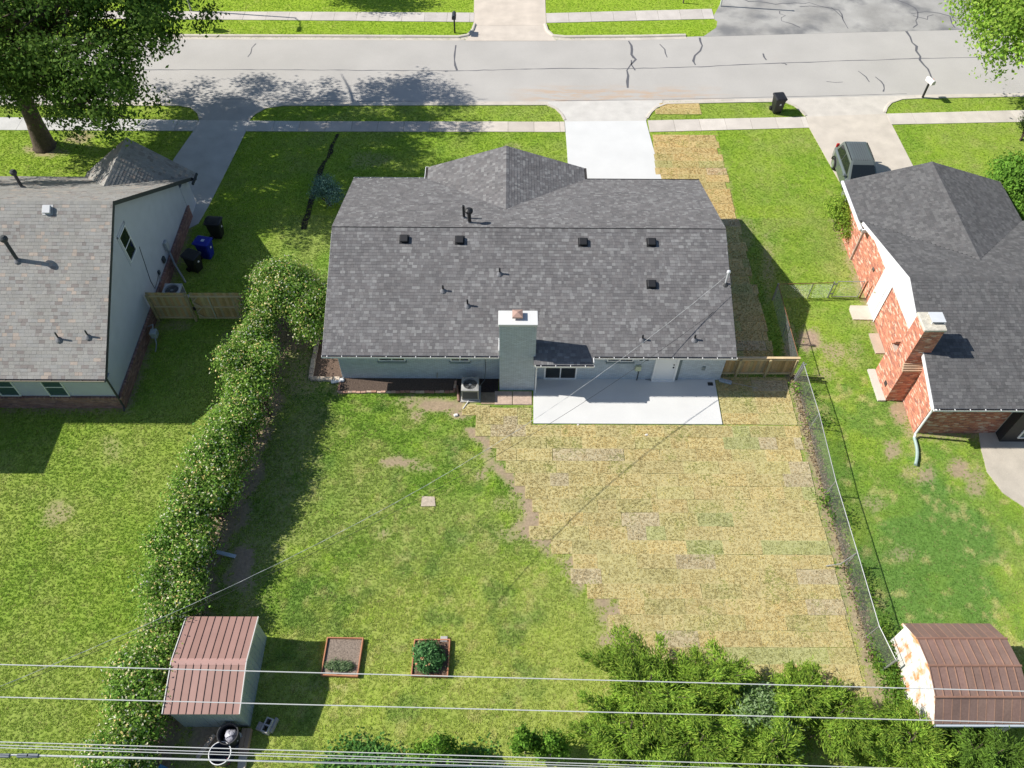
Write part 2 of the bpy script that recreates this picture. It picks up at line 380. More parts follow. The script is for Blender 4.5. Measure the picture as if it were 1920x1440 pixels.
LUSH = np.array((.145, .238, .032)); MID = np.array((.21, .268, .062)); YEL = np.array((.28, .32, .07)); STRAW = np.array((.46, .38, .19))
DEEP = np.array((.085, .165, .035)); DIRT = np.array((.36, .27, .19)); LIME = np.array((.225, .325, .035))  # tones of the grass itself, the brightest a yellow green
DIRTS = [(1515, 640, 26, 22, 1), (1565, 660, 30, 22, .7), (1545, 700, 22, 14, .5), (1600, 660, 18, 30, .45), (1612, 600, 18, 10, .4), (1690, 770, 28, 26, .9), (1675, 845, 20, 22, .8), (1715, 880, 30, 18, .5),
         (1735, 890, 26, 16, .8), (1640, 945, 24, 16, .5), (1800, 880, 24, 22, .9), (1830, 905, 20, 30, .7), (1690, 1040, 26, 16, .5), (1580, 1150, 26, 20, .55), (745, 866, 40, 10, .9), (790, 880, 26, 8, .6),
         (1005, 930, 30, 40, .8), (985, 985, 26, 20, .7), (1030, 1010, 30, 20, .9), (1080, 1050, 36, 14, .9), (1120, 1080, 30, 18, .6), (1165, 1160, 18, 36, .8), (1150, 1200, 26, 18, .8),
         (960, 1000, 26, 18, .5), (940, 945, 24, 14, .4), (455, 1062, 26, 44, 1), (430, 1080, 16, 26, .8), (105, 965, 34, 24, .6), (780, 778, 14, 14, .8), (820, 760, 60, 14, .95), (770, 752, 30, 12, .7),
         (860, 775, 24, 14, .9), (905, 890, 14, 14, .8), (800, 880, 14, 8, .5), (1200, 1200, 40, 26, .6), (1660, 1290, 26, 40, .8), (400, 1385, 50, 40, 1), (150, 260, 30, 14, .8), (85, 282, 40, 14, .8),
         (690, 300, 40, 16, .35), (960, 275, 18, 8, .4), (1395, 440, 22, 40, .4), (1440, 500, 14, 60, .5), (1365, 420, 10, 90, .5), (1480, 660, 14, 50, .7), (620, 640, 26, 50, .55), (560, 690, 46, 60, .6),
         (210, 840, 20, 20, .35), (430, 640, 20, 30, .5), (330, 610, 30, 10, .5), (1870, 800, 30, 20, .8), (640, 725, 22, 20, .5), (720, 1000, 10, 6, .6), (430, 60, 6, 5, .4), (610, 1290, 60, 12, .3), (1790, 1260, 20, 90, .3)]
def lawn(x, y):
    """colour of the grass and how thickly it grows at each point of the gardens"""
    x = np.asarray(x, float); y = np.asarray(y, float)
    px, py = to_px(x, y)
    n1 = fbm(x*.35, y*.35, 1); n2 = fbm(x*1.3, y*1.3, 5); n3 = fbm(x*4.5, y*4.5, 9, 3)
    def mix(a, b, t): return a*(1-t)[..., None]+b*t[..., None]
    c = mix(np.broadcast_to(MID, x.shape+(3,)), np.broadcast_to(LUSH, x.shape+(3,)), sstep(.38, .62, n1))
    back = (hedge_d(x, y) > -9) & (x > -11) & (y < 22.4)
    # back lawn: lush near the house, thin and yellow lower down
    low = sstep(14.5, 8.5, y+2.6*(n1-.5)*2)
    t = np.clip(low*.75+.6*(n2-.52), 0, 1)*back
    c = mix(c, np.broadcast_to(YEL, c.shape), t)
    t = sstep(.56, .72, n2*.6+n3*.4)*back*.55*(1-low*.4)
    c = mix(c, np.broadcast_to(LIME, c.shape), t)
    c = mix(c, np.broadcast_to(DEEP, c.shape), sstep(.55, .75, fbm(x*.9, y*.9, 31))*back*.5)
    # neighbour on the left: mown, yellower, in faint stripes
    left = x < -11.5+0*y
    st = .5+.5*np.sin((x*.75+y*.65)*5.5+n1*3)
    t = np.clip(.38+.12*st+.6*(n2-.5), 0, 1)*left
    c = mix(c, np.broadcast_to(YEL*np.array((.86, .98, .7)), c.shape), t)
    # neighbour on the right: patchy
    right = x > 12.8
    t = np.clip(.35+1.9*(fbm(x*.55, y*.55, 51)-.5), 0, 1)*right*(y < 34)
    c = mix(c, np.broadcast_to(YEL*np.array((.8, .95, .55)), c.shape), t)
    t = np.clip(sstep(.45, .7, fbm(x*.8, y*.8, 61))*.6+sstep(1.3, .5, np.hypot((px-1740)/150, (py-1060)/170)+.5*(n2-.5))*.75, 0, .9)*right*(y < 22)
    c = mix(c, np.broadcast_to(DEEP*1.2, c.shape), t)
    # front gardens and verges
    front = y > 33
    t = np.clip(.42+1.0*(n2-.5), 0, 1)*front
    c = mix(c, np.broadcast_to(LIME*np.array((1.02, 1.0, .9)), c.shape), t)
    c = mix(c, np.broadcast_to(np.array((.26, .37, .03)), c.shape), (sstep(50, 51, y)*.6))
    d = np.full(x.shape, .0)
    for a, b, rx, ry, s in DIRTS:
        q = np.hypot((px-a)/rx, (py-b)/ry)+.9*(n3-.5)+.8*(n2-.5)
        d = np.maximum(d, s*sstep(1.25, .55, q))
    hd = hedge_d(x, y)
    d = np.maximum(d, .92*sstep(.15, -.3, hd+.5*(n2-.5)))
    d = np.maximum(d, .28*sstep(1.6, .4, np.abs(hd-.9)+.6*(n3-.5)+2*(x < -11.2)))
    xb = np.interp(y, [p[0] for p in SOD_L], [p[1] for p in SOD_L])
    d = np.maximum(d, .95*sstep(.75, .15, np.abs(x-xb+.15)+1.3*(n2-.45))*(y < 19.6)*(y > 8.5))
    for ex in (12.72,):                                            # earth strip along the wire fence
        d = np.maximum(d, .85*sstep(.42, .12, np.abs(x-ex-.1)+.25*(n3-.5))*(y < 22.6)*(y > 8))
    for HP in (HOUSE_A, HOUSE_L, HOUSE_B):                         # worn earth along the walls
        x0, y0 = HP[0]; x1, y1 = HP[2]
        q = np.maximum(np.maximum(x0-x, x-x1), np.maximum(y0-y, y-y1))
        d = np.maximum(d, .7*sstep(.55, .1, q+.5*(n3-.5)))
    straw = sstep(.60, .74, fbm(x*2.3, y*2.3, 77))*(.28*back+.12*left+.16*right)
    c = mix(c, np.broadcast_to(STRAW, c.shape), np.clip(straw, 0, 1))
    c = c*(.93+.14*n3)[..., None]
    return c, np.clip(d, 0, 1)

HARD = [road_poly, [*sw_top, *sw_bot[::-1]], [*fsw_top, *fsw_bot[::-1]], drive_main, apron_main, drive_left, apron_left, drive_right, apron_right, drive_far, apron_far, lot_poly, patio_poly, patio_right,
        HOUSE_A, HOUSE_L, HOUSE_B, mulch_side, mulch_rear, SHED, BARN, rect(-2.2, 1.2, 20.7, 22.2)]+beds

# far ground, then the gardens as a fine grid
g = MB(); g.quad((-500, -500, -.03), (500, -500, -.03), (500, 500, -.03), (-500, 500, -.03), tuple(MID*.7)); g.build('ground', M['lawn'], None, 'structure')
gx = np.arange(-36, 38.01, .2); gy = np.arange(1.5, 66.01, .2)
X, Y = np.meshgrid(gx, gy); nx, ny = len(gx), len(gy)
Zg = .03*(fbm(X*.5, Y*.5, 3)-.5)*0
c, d = lawn(X, Y)
gc = c*1.2*(1-d[..., None])+DIRT*d[..., None]*(.85+.3*fbm(X*6, Y*6, 8))[..., None]
me = bpy.data.meshes.new('lawn')
idx = (np.arange(ny-1)[:, None]*nx+np.arange(nx-1)[None, :]).ravel()
F4 = np.stack([idx, idx+1, idx+nx+1, idx+nx], 1)
me.vertices.add(nx*ny); me.vertices.foreach_set('co', np.stack([X, Y, Zg], -1).astype(np.float32).ravel())
me.loops.add(F4.size); me.loops.foreach_set('vertex_index', F4.astype(np.int32).ravel())
me.polygons.add(len(F4)); me.polygons.foreach_set('loop_start', np.arange(0, F4.size, 4, dtype=np.int32))
me.update(calc_edges=True)
a = me.attributes.new('tint', 'FLOAT_COLOR', 'POINT')
a.data.foreach_set('color', np.concatenate([gc, np.ones(gc.shape[:2]+(1,))], -1).astype(np.float32).ravel())
me.materials.append(M['lawn'])
lawn_o = place('lawn', me, None, (0, 0, 0)); lawn_o['kind'] = 'structure'

def slab(name, poly, z1, material, tint=(1, 1, 1), z0=-.02, parent=None, kind='structure'):
    if material is M['conc']: tint = tuple(v*.84 for v in tint)
    return MB().prism(poly, z0, z1, tint).build(name, material, parent, kind, origin=(poly[0][0], poly[0][1], 0))
GREY = (.60, .575, .53); TAN = (.68, .61, .52)
road = slab('road', road_poly, .006, M['asphalt'])
slab('asphalt_lot', lot_poly, .012, M['lot'])
slab('driveway', drive_main, .03, M['conc_new'])
slab('driveway_apron', apron_main, .022, M['conc'], (.70, .67, .62))
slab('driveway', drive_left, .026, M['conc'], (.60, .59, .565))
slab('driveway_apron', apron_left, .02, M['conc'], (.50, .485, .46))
slab('driveway', drive_right, .026, M['conc'], TAN)
slab('driveway_apron', apron_right, .02, M['conc'], (.68, .63, .56))
slab('driveway', drive_far, .026, M['conc'], (.72, .63, .53))
slab('driveway_apron', apron_far, .02, M['conc'], (.70, .62, .53))
patio = slab('patio', patio_poly, .06, M['conc_new'])
slab('patio', patio_right, .04, M['conc'], (.60, .54, .45))
MB().prism([(p[0], p[1]) for p in tp([(1255, 706), (1230, 716), (1210, 714), (1205, 708), (1214, 702)])], .0605, .062).build('damp_patch', mat('damp_concrete', (.30, .30, .30), .5, n1=(8, .2)), patio)

# road cracks sealed with tar, each a strip of its own
def strip(pts, w, z, parent, name, material, tint=(1, 1, 1), wob=.12):
    pw = [Vector((p[0], p[1], 0)) for p in tp(pts)]; P = []
    for a, b in zip(pw, pw[1:]):
        n = max(2, int((b-a).length/.5))
        for k in range(n): P.append(a.lerp(b, k/n)+Vector((random.uniform(-wob, wob), random.uniform(-wob, wob)*.6, 0)))
    P.append(pw[-1]); mb = MB(); L = []; Rr = []
    for i, p in enumerate(P):
        d = (P[min(i+1, len(P)-1)]-P[max(i-1, 0)]).normalized(); nn = Vector((-d.y, d.x, 0))*w*random.uniform(.3, .7)
        L.append(p+nn); Rr.append(p-nn)
    for i in range(len(P)-1):
        mb.quad(*[(q.x, q.y, z) for q in (Rr[i], Rr[i+1], L[i+1], L[i])], tint)
    return mb.build(name, material, parent)
for pts, w in (([(856, 84), (854, 105), (857, 132)], .10), ([(1181, 78), (1184, 102), (1190, 112), (1174, 132), (1177, 165)], .13), ([(1184, 112), (1191, 132)], .10), ([(1240, 84), (1251, 108)], .06),
               ([(1310, 70), (1314, 85), (1302, 115), (1304, 122)], .12), ([(1431, 101), (1437, 113)], .08), ([(1700, 58), (1713, 80), (1722, 105), (1745, 138), (1748, 150)], .13), ([(1610, 133), (1630, 154)], .07),
               ([(1644, 144), (1654, 160), (1656, 172)], .08), ([(1465, 118), (1475, 122)], .1), ([(465, 108), (480, 82)], .06), ([(1550, 154), (1580, 154)], .05)):
    strip(pts, w, .010, road, 'crack_seal', M['seal'])
strip([(160, 131), (500, 131), (860, 133), (1050, 128), (1160, 129), (1300, 126), (1470, 118), (1720, 110), (1900, 106)], .06, .0098, road, 'joint_seal', M['seal'], wob=.05)
for pts in ([(390, 185), (620, 189), (800, 191)], [(1040, 189), (1240, 187), (1500, 181), (1700, 176)]):
    strip(pts, .03, .0098, road, 'joint_seal', M['seal'], wob=.03)
lotm = MB()
for pts, w in (([(1390, 0), (1450, 8), (1520, 6), (1570, 20), (1590, 54)], .07), ([(1460, 20), (1470, 30), (1465, 40), (1500, 52)], .06), ([(1680, 0), (1715, 14), (1722, 32), (1712, 52)], .07), ([(1712, 26), (1740, 22), (1780, 30), (1790, 52)], .07), ([(1712, 30), (1735, 36), (1750, 28)], .06), ([(1500, 12), (1560, 14), (1580, 34)], .05), ([(1780, 0), (1785, 30), (1790, 40)], .07)):
    strip(pts, w, .017, bpy.data.objects['asphalt_lot'], 'crack_seal', M['seal'], wob=.15)

tr_ = strip([(632, 252), (618, 285), (603, 318), (590, 360), (576, 402), (570, 430)], .26, .012, None, 'drain_trench', M['mulch'], (.035, .03, .026), wob=.07); tr_['kind'] = 'structure'
# kerbs: far kerb with its shadowed face, near kerb flush with the gutter
def kerb(pts, name='kerb', h=.11, w=.16, pan=.32, sgn=1):
    """pts run along the grass edge; the gutter pan lies towards the road (sgn)"""
    P = [Vector((p[0], p[1], 0)) for p in pts]; mb = MB(); rows = []
    for i, p in enumerate(P):
        d = (P[min(i+1, len(P)-1)]-P[max(i-1, 0)]).normalized(); n = Vector((-d.y, d.x, 0))*sgn
        rows.append([p+Vector((0, 0, -.02)), p+Vector((0, 0, h)), p+n*w*.7+Vector((0, 0, h)), p+n*w+Vector((0, 0, h*.75)), p+n*(w+.03)+Vector((0, 0, .016)), p+n*(w+pan)+Vector((0, 0, .011)), p+n*(w+pan)+Vector((0, 0, -.02))])
    for a, b in zip(rows, rows[1:]):
        for k in range(6): mb.quad(a[k], b[k], b[k+1], a[k+1], jit((.56, .51, .44), .05))
    return mb.build(name, M['conc'], None, 'structure')
def fine(pts, n=5):
    out = []
    for a, b in zip(pts, pts[1:]):
        out += [(a[0]+(b[0]-a[0])*k/n, a[1]+(b[1]-a[1])*k/n) for k in range(n)]
    return out+[pts[-1]]
fk = [p for p in far_edge]
kerb(fine(tp([(250, 66.5), (600, 67.5), (860, 69), (876, 66), (884, 57), (888, 46)])), sgn=-1)
kerb(fine(tp([(1024, 46), (1028, 58), (1038, 67), (1060, 69), (1200, 68), (1285, 66)])), sgn=-1)
kerb(fine(tp([(-200, 200), (130, 199), (335, 199), (358, 203), (370, 213), (373, 224)])), sgn=1, h=.05, pan=.25)
kerb(fine(tp([(469, 224), (480, 214), (498, 204), (530, 199), (700, 198.5), (1025, 198), (1041, 205), (1051, 215), (1057, 226)])), sgn=1, h=.05, pan=.25)
kerb(fine(tp([(1215, 223), (1222, 212), (1232, 203), (1250, 196), (1380, 193), (1470, 192), (1489, 200), (1500, 209), (1509, 218)])), sgn=1, h=.05, pan=.25)
kerb(fine(tp([(1661, 212), (1664, 203), (1672, 194), (1692, 187), (1720, 185.5), (1920, 182), (2200, 176)])), sgn=1, h=.05, pan=.25)

# pavements: flag by flag
def flags(name, top, bot, x0, x1, step, gaps, tintf, z=.034):
    root = thing(name, (0, 0, 0), None, None, kind='structure')
    tx = [p[0] for p in top]; ty = [p[1] for p in top]; bx = [p[0] for p in bot]; by = [p[1] for p in bot]
    x = x0
    while x < x1:
        xe = min(x+step, x1)
        for g0, g1 in gaps:
            if x < g0 < xe: xe = g0
            if g0 <= x < g1: xe = g1
        if not any(g0-.01 <= (x+xe)/2 <= g1+.01 for g0, g1 in gaps) and xe-x > .15:
            a, b = x+.008, xe-.008
            q = [(a, np.interp(a, bx, by)), (b, np.interp(b, bx, by)), (b, np.interp(b, tx, ty)), (a, np.interp(a, tx, ty))]
            MB().prism(q, -.02, z+random.uniform(-.004, .004), jit(tuple(v*.86 for v in tintf((x+xe)/2)), .08)).build('paving_flag', M['conc'], root)
        x = xe
    return root
def gapx(poly): xs = [p[0] for p in poly]; return (min(xs), max(xs))
P = lambda x, y: at(x, y).x
flags('pavement', sw_top, sw_bot, -30, 34, 1.52, [(P(368, 236), P(464, 236)), (P(1059, 236), P(1216, 236)), (P(1514, 230), P(1666, 224))],
      lambda x: (.62, .61, .58) if x < P(575, 236) else ((.56, .51, .46) if x < P(870, 236) else (.66, .59, .51)) if x < P(1059, 236) else (.68, .62, .55))
flags('pavement', fsw_top, fsw_bot, -30, P(1338, 30), 1.52, [(P(889, 33), P(1024, 33))], lambda x: (.64, .59, .54))

# newly laid turf: every slab its own piece
turf = thing('turf', (0, 0, 0), None, None, kind='structure')
mb = MB()
for poly in (rect(-2.2, 12.6, 19.7, 20.72), [(p[1]-.15, p[0]) for p in SOD_L][::-1]+[(12.6, 9.0)][::-1]+[(12.6, 19.7)]): pass
slab_tint = []
for (x0, x1, y0, y1) in slabs:
    k = random.random()
    t = (.485, .405, .195) if k < .25 else ((.465, .40, .195) if k < .6 else ((.44, .395, .185) if k < .82 else ((.385, .385, .175) if k < .88 else (.45, .385, .24))))
    if (y0+y1)/2 > 33: t = (t[0]*1.05, t[1]*.95, t[2]*.9)
    t = jit(t, .06); slab_tint.append(t)
    g_ = .004; jx = lambda: random.uniform(-.014, .014)
    q = [(x0+g_+jx(), y0+g_+jx()), (x1-g_+jx(), y0+g_+jx()), (x1-g_+jx(), y1-g_+jx()), (x0+g_+jx(), y1-g_+jx())]
    MB().prism(q, -.01, .026+random.uniform(0, .007), tuple(v*1.05 for v in t)).build('turf_slab', M['sod'], turf)
slab_tint = np.array(slab_tint)

# grass: tufts over the gardens (no one could count them)
def tuft(name, nb, hgt, spread, w):
    mb = MB()
    for k in range(nb):
        a = random.uniform(0, 6.28); r = random.uniform(0, spread*.35); p = Vector((math.cos(a)*r, math.sin(a)*r, -.01))
        b = random.uniform(0, 6.28); lean = random.uniform(.2, 1.0)*spread; q = p+Vector((math.cos(b)*lean, math.sin(b)*lean, hgt*random.uniform(.3, 1)))
        s = Vector((-math.sin(b), math.cos(b), 0))*w*random.uniform(.7, 1.3); m_ = p.lerp(q, .55)+Vector((0, 0, hgt*.18))
        mb.add([p-s*.6, p+s*.6, m_+s, q, m_-s], [(0, 1, 2, 3, 4)])
    me = mb.mesh(name, M['blade'], (0, 0, 0)); return bpy.data.objects.new(name, me)
TUFTS = bpy.data.collections.new('grass_tufts')
for k in range(5): TUFTS.objects.link(tuft('grass_tuft', 11, .040, .066, .010))
def scatter(n, x0, x1, y0, y1):
    return rng.uniform(x0, x1, n), rng.uniform(y0, y1, n)
xs = []; ys = []
for (x0, x1, y0, y1, den) in ((-23, 23, 3.5, 14, 185), (-27, 27, 14, 24, 165), (-27, 28, 24, 36, 125), (-31, 33, 36, 46, 100), (-36, 38, 46, 60, 80)):
    n = int((x1-x0)*(y1-y0)*den*1.5); a_, b_ = scatter(n, x0, x1, y0, y1); xs.append(a_); ys.append(b_)
xs = np.concatenate(xs); ys = np.concatenate(ys)
px_, py_ = to_px(xs, ys)
keep = (px_ > -60) & (px_ < 1980) & (py_ > -40) & (py_ < 1500)
for poly in HARD: keep &= ~inside(poly, xs, ys)
xs, ys = xs[keep], ys[keep]
cc, dd = lawn(xs, ys)
zz = np.zeros(len(xs)); sc_ = rng.uniform(.65, 1.25, len(xs))
on = np.full(len(xs), -1)
for k, (x0, x1, y0, y1) in enumerate(slabs):
    on[(xs > x0+.02) & (xs < x1-.02) & (ys > y0+.02) & (ys < y1-.02)] = k
in_gap = np.zeros(len(xs), bool)
inturf = ((ys < 19.75) & (ys > 9) & (xs < 12.55) & (xs > np.interp(ys, [p[0] for p in SOD_L], [p[1] for p in SOD_L])+.55)) | ((xs > 9.3) & (xs < 12.15) & (ys > 19.7) & (ys < 41)) | ((xs > 8.8) & (xs < 11.4) & (ys > 42.15) & (ys < 43.1))
m_on = on >= 0
gapc = inturf & ~m_on; cc[gapc] = np.array((.42, .36, .16)); dd[gapc] = 0; sc_[gapc] *= .8
tv = slab_tint[np.clip(on, 0, None)]*(.8+.4*fbm(xs*3, ys*3, 91))[:, None]
gr = sstep(.55, .72, fbm(xs*1.6, ys*1.6, 95))[:, None]*.5
tv = tv*(1-gr)+np.array((.33, .385, .12))*gr
cc[m_on] = tv[m_on]; zz[m_on] = .03; sc_[m_on] *= .85
kill = (inturf & ~m_on & (rng.uniform(0, 1, len(xs)) < .55)) | ((rng.uniform(0, 1, len(xs)) < dd*1.05) & ~m_on)
big = (fbm(xs*.8, ys*.8, 111) > .5) & (xs > -11) & (xs < 1.5) & (ys < 21)
sc_[big & ~m_on] *= 1.2
ok = ~kill
xs, ys, zz, sc_, cc = xs[ok], ys[ok], zz[ok], sc_[ok], cc[ok]
cc = cc*rng.uniform(.86, 1.16, len(xs))[:, None]*np.where(m_on[ok], 1.36, 1.82)[:, None]
yl = (rng.uniform(0, 1, len(xs)) < .05) & ~m_on[ok]
cc[yl] = cc[yl]*.5+STRAW*.5
me = bpy.data.meshes.new('grass'); me.vertices.add(len(xs))
me.vertices.foreach_set('co', np.stack([xs, ys, zz], 1).astype(np.float32).ravel())
a = me.attributes.new('tint', 'FLOAT_COLOR', 'POINT'); a.data.foreach_set('color', np.concatenate([cc, np.ones((len(xs), 1))], 1).astype(np.float32).ravel())
a = me.attributes.new('size', 'FLOAT', 'POINT'); a.data.foreach_set('value', sc_.astype(np.float32))
a = me.attributes.new('turn', 'FLOAT_VECTOR', 'POINT')
a.data.foreach_set('vector', np.stack([rng.normal(0, .12, len(xs)), rng.normal(0, .12, len(xs)), rng.uniform(0, 6.28, len(xs))], 1).astype(np.float32).ravel())
grass = place('grass', me, None, (0, 0, 0))
tag(grass, 'short green and straw coloured grass growing over the gardens and verges', 'grass', kind='stuff')
ng = bpy.data.node_groups.new('grass_nodes', 'GeometryNodeTree')
ng.interface.new_socket('Geometry', in_out='INPUT', socket_type='NodeSocketGeometry'); ng.interface.new_socket('Geometry', in_out='OUTPUT', socket_type='NodeSocketGeometry')
gi = ng.nodes.new('NodeGroupInput'); go = ng.nodes.new('NodeGroupOutput'); ip = ng.nodes.new('GeometryNodeInstanceOnPoints'); ci = ng.nodes.new('GeometryNodeCollectionInfo')
ci.inputs['Collection'].default_value = TUFTS; ci.inputs['Separate Children'].default_value = True; ci.inputs['Reset Children'].default_value = True
ip.inputs['Pick Instance'].default_value = True
na = ng.nodes.new('GeometryNodeInputNamedAttribute'); na.data_type = 'FLOAT'; na.inputs['Name'].default_value = 'size'
nr = ng.nodes.new('GeometryNodeInputNamedAttribute'); nr.data_type = 'FLOAT_VECTOR'; nr.inputs['Name'].default_value = 'turn'
ng.links.new(gi.outputs[0], ip.inputs['Points']); ng.links.new(ci.outputs[0], ip.inputs['Instance'])
ng.links.new(nr.outputs['Attribute'], ip.inputs['Rotation']); ng.links.new(na.outputs['Attribute'], ip.inputs['Scale']); ng.links.new(ip.outputs[0], go.inputs[0])
grass.modifiers.new('grass', 'NODES').node_group = ng

# ================================================================== HOUSES
EXPO = .145
def roof_plane(roof, P0, Ud, Vd, S, urange, tints, single=0, label=None, deck=True, thick=.11, widths=(.10, .13, .16, .19, .23)):
    """shingles on one roof slope. P0: lower corner, Ud along the eave, Vd up the slope, S slope length, urange(v) -> (u0, u1)"""
    P0 = Vector(P0); Ud = Vector(Ud).normalized(); Vd = Vector(Vd).normalized(); Nd = Ud.cross(Vd).normalized()
    if Nd.z < 0: Nd = -Nd
    if deck:
        lo = urange(0); hi = urange(S)
        pts = [P0+Ud*lo[0], P0+Ud*lo[1], P0+Ud*hi[1]+Vd*S, P0+Ud*hi[0]+Vd*S]
        if (hi[1]-hi[0]) < .02: pts = pts[:3]
        n = len(pts); vs = [p-Nd*.004 for p in pts]+[p-Nd*thick for p in pts]
        MB().add(vs, [tuple(range(n)), tuple(range(2*n-1, n-1, -1))]+[(i, n+i, n+(i+1) % n, (i+1) % n) for i in range(n)]).build('roof_deck', M['deck'], roof)
    mb = MB(); cache = {}; made = 0; row = 0; v = -.02
    while v < S-.02:
        v1 = min(v+EXPO, S); u0, u1 = urange(min(max((v+v1)/2, 0), S))
        u = u0-random.uniform(0, .2)*0; first = True
        while u < u1-.01:
            w = random.choice(widths)
            if first: w = random.choice((.06, .12, .18)); first = False
            ue = min(u+w, u1); full = abs(ue-u-w) < 1e-6
            h = .010+random.choice((0, 0, .005))
            ti = random.randrange(len(tints)); t = tints[ti]
            def verts(o, uu0, uu1):
                a = o+Ud*(uu0+.002)-Vd*.004; b = o+Ud*(uu1-.002)-Vd*.004; c = o+Ud*(uu1-.002)+Vd*(v1-v); d = o+Ud*(uu0+.002)+Vd*(v1-v)
                return [a, b, b+Nd*h, a+Nd*h, c+Nd*.003, d+Nd*.003]
            FS = [(0, 1, 2, 3), (3, 2, 4, 5)]
            if single and made < single and full and v1-v > EXPO-.001:
                key = (round(w, 2), ti, h)
                if key not in cache:
                    k = MB(); k.add(verts(Vector((0, 0, 0)), 0, w), FS, jit(t, .05)); cache[key] = k.mesh('shingle', M['shingle'], (0, 0, 0))
                place('shingle', cache[key], roof, P0+Ud*u+Vd*v); made += 1
            else:
                mb.add(verts(P0+Vd*v, u, ue), FS, jit(t, .07))
            u = ue
        v = v1; row += 1
    if mb.f: mb.build('shingles', M['shingle'], roof, 'stuff')
def ridge_caps(roof, a, b, s1, s2, tints, w=.15):
    """folded cap shingles over a ridge from a to b; s1, s2 point down each slope"""
    a = Vector(a); b = Vector(b); L = (b-a).length; d = (b-a)/L; s1 = Vector(s1).normalized(); s2 = Vector(s2).normalized(); up = -(s1+s2).normalized()
    mb = MB(); x = 0
    while x < L-.01:
        e = min(x+EXPO, L); p = a+d*x+up*.017; q = a+d*e+up*.010; t = jit(random.choice(tints), .08)
        for s in (s1, s2):
            mb.quad(p, q, q+s*w, p+s*w, t)
            mb.quad(p, p+s*w, p+s*w-up*.012, p-up*.012, t)
        x = e
    mb.build('ridge_caps', M['shingle'], roof, 'stuff')

def bricks(P0, Ud, Nd, L, H, tints, clip=None, holes=(), bw=.203, bh=.0677, proud=.007, parent=None, name='bricks', material=None, mortar=(.3, .3, .3), backing=True, z_off=0):
    """a wall face built brick by brick in running bond; Nd is the outward normal; holes are (u0, u1, z0, z1)"""
    P0 = Vector(P0); Ud = Vector(Ud).normalized(); Nd = Vector(Nd).normalized(); Z = Vector((0, 0, 1)); mb = MB(); g_ = .005
    rows = int(math.ceil(H/bh))
    for r in range(rows):
        z0, z1 = r*bh+g_, min((r+1)*bh-g_, H); zc = (z0+z1)/2
        u = -(bw/2 if r % 2 else 0)
        while u < L:
            a, b = max(u+g_, 0), min(u+bw-g_, L); u += bw
            segs = [(a, b)]
            for h in holes:
                if h[2] < zc < h[3]:
                    new = []
                    for s0, s1 in segs:
                        if s1 <= h[0] or s0 >= h[1]: new.append((s0, s1)); continue
                        if s0 < h[0]: new.append((s0, h[0]))
                        if s1 > h[1]: new.append((h[1], s1))
                    segs = new
            for s0, s1 in segs:
                if s1-s0 < .02: continue
                if clip and not clip((s0+s1)/2, zc): continue
                t = jit(random.choice(tints), .09); pr = proud*random.uniform(.7, 1.3)
                A = [P0+Ud*s0+Z*z0, P0+Ud*s1+Z*z0, P0+Ud*s1+Z*z1, P0+Ud*s0+Z*z1]; B = [p+Nd*pr for p in A]
                mb.add(A+B, [(4, 5, 6, 7), (0, 1, 5, 4), (1, 2, 6, 5), (2, 3, 7, 6), (3, 0, 4, 7)], t)
    return mb.build(name, material, parent, 'stuff')
def rect_tube_window(root, P0, Ud, Nd, L, H, name='window', frame='white', panes=2, glass='glass', fw=.05, depth=.05, vert=True, sill=None, rail=None):
    """a window with its lower left corner at P0: frame, panes, the bar between them"""
    P0 = Vector(P0); Ud = Vector(Ud).normalized(); Nd = Vector(Nd).normalized(); Z = Vector((0, 0, 1))
    R = Matrix((Ud, Nd, Z)).transposed().to_4x4(); R.translation = P0
    mb = MB(R)
    for x0, x1, z0, z1 in ((0, L, 0, fw), (0, L, H-fw, H), (0, fw, fw, H-fw), (L-fw, L, fw, H-fw)): mb.box(x0, x1, -.06, depth, z0, z1)
    w = mb.build(name, M[frame], root)
    n = panes
    for k in range(n):
        if vert: x0, x1, z0, z1 = fw+(L-2*fw)*k/n, fw+(L-2*fw)*(k+1)/n, fw, H-fw
        else: x0, x1, z0, z1 = fw, L-fw, fw+(H-2*fw)*k/n, fw+(H-2*fw)*(k+1)/n
        MB(R).box(x0+.012, x1-.012, .006+.008*(k % 2), .014+.008*(k % 2), z0+.012, z1-.012).build('pane', M[glass], w)
        if k:
            b = MB(R)
            if vert: b.box(x0-.022, x0+.022, .004, depth*.7, z0, z1)
            else: b.box(x0, x1, .004, depth*.7, z0-.022, z0+.022)
            b.build('mullion', M[frame], w)
    if sill:
        MB(R).box(-.04, L+.04, -.02, .09, -.10, -.004, sill).build('sill', M['paintbrick'], w)
    return w
def gutter(root, x0, x1, y, z, outm='white', n=None, out=-1, name='gutter'):
    """open trough along x with its lip, seen from above dark inside, with straps across"""
    g_ = thing(name, (x0, y, z-.12), None, None); g_.parent = root; g_.location = Vector((x0, y, z-.12))-wpos(root)
    s = out
    MB().box(x0, x1, min(y, y+s*.085), max(y, y+s*.085), z-.095, z-.085).box(x0, x1, min(y+s*.11, y+s*.105), max(y+s*.11, y+s*.105), z-.095, z-.005).box(x0-.012, x0, min(y, y+s*.105), max(y, y+s*.105), z-.095, z-.01).box(x1, x1+.012, min(y, y+s*.105), max(y, y+s*.105), z-.095, z-.01).build('trough', M[outm], g_)
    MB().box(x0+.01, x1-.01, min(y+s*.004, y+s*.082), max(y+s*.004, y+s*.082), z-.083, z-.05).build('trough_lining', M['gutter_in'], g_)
    k = MB(); x = x0+.2
    while x < x1: k.box(x, x+.03, min(y, y+s*.095), max(y, y+s*.095), z-.03, z-.012); x += .62
    k.build('straps', M[outm], g_)
    return g_
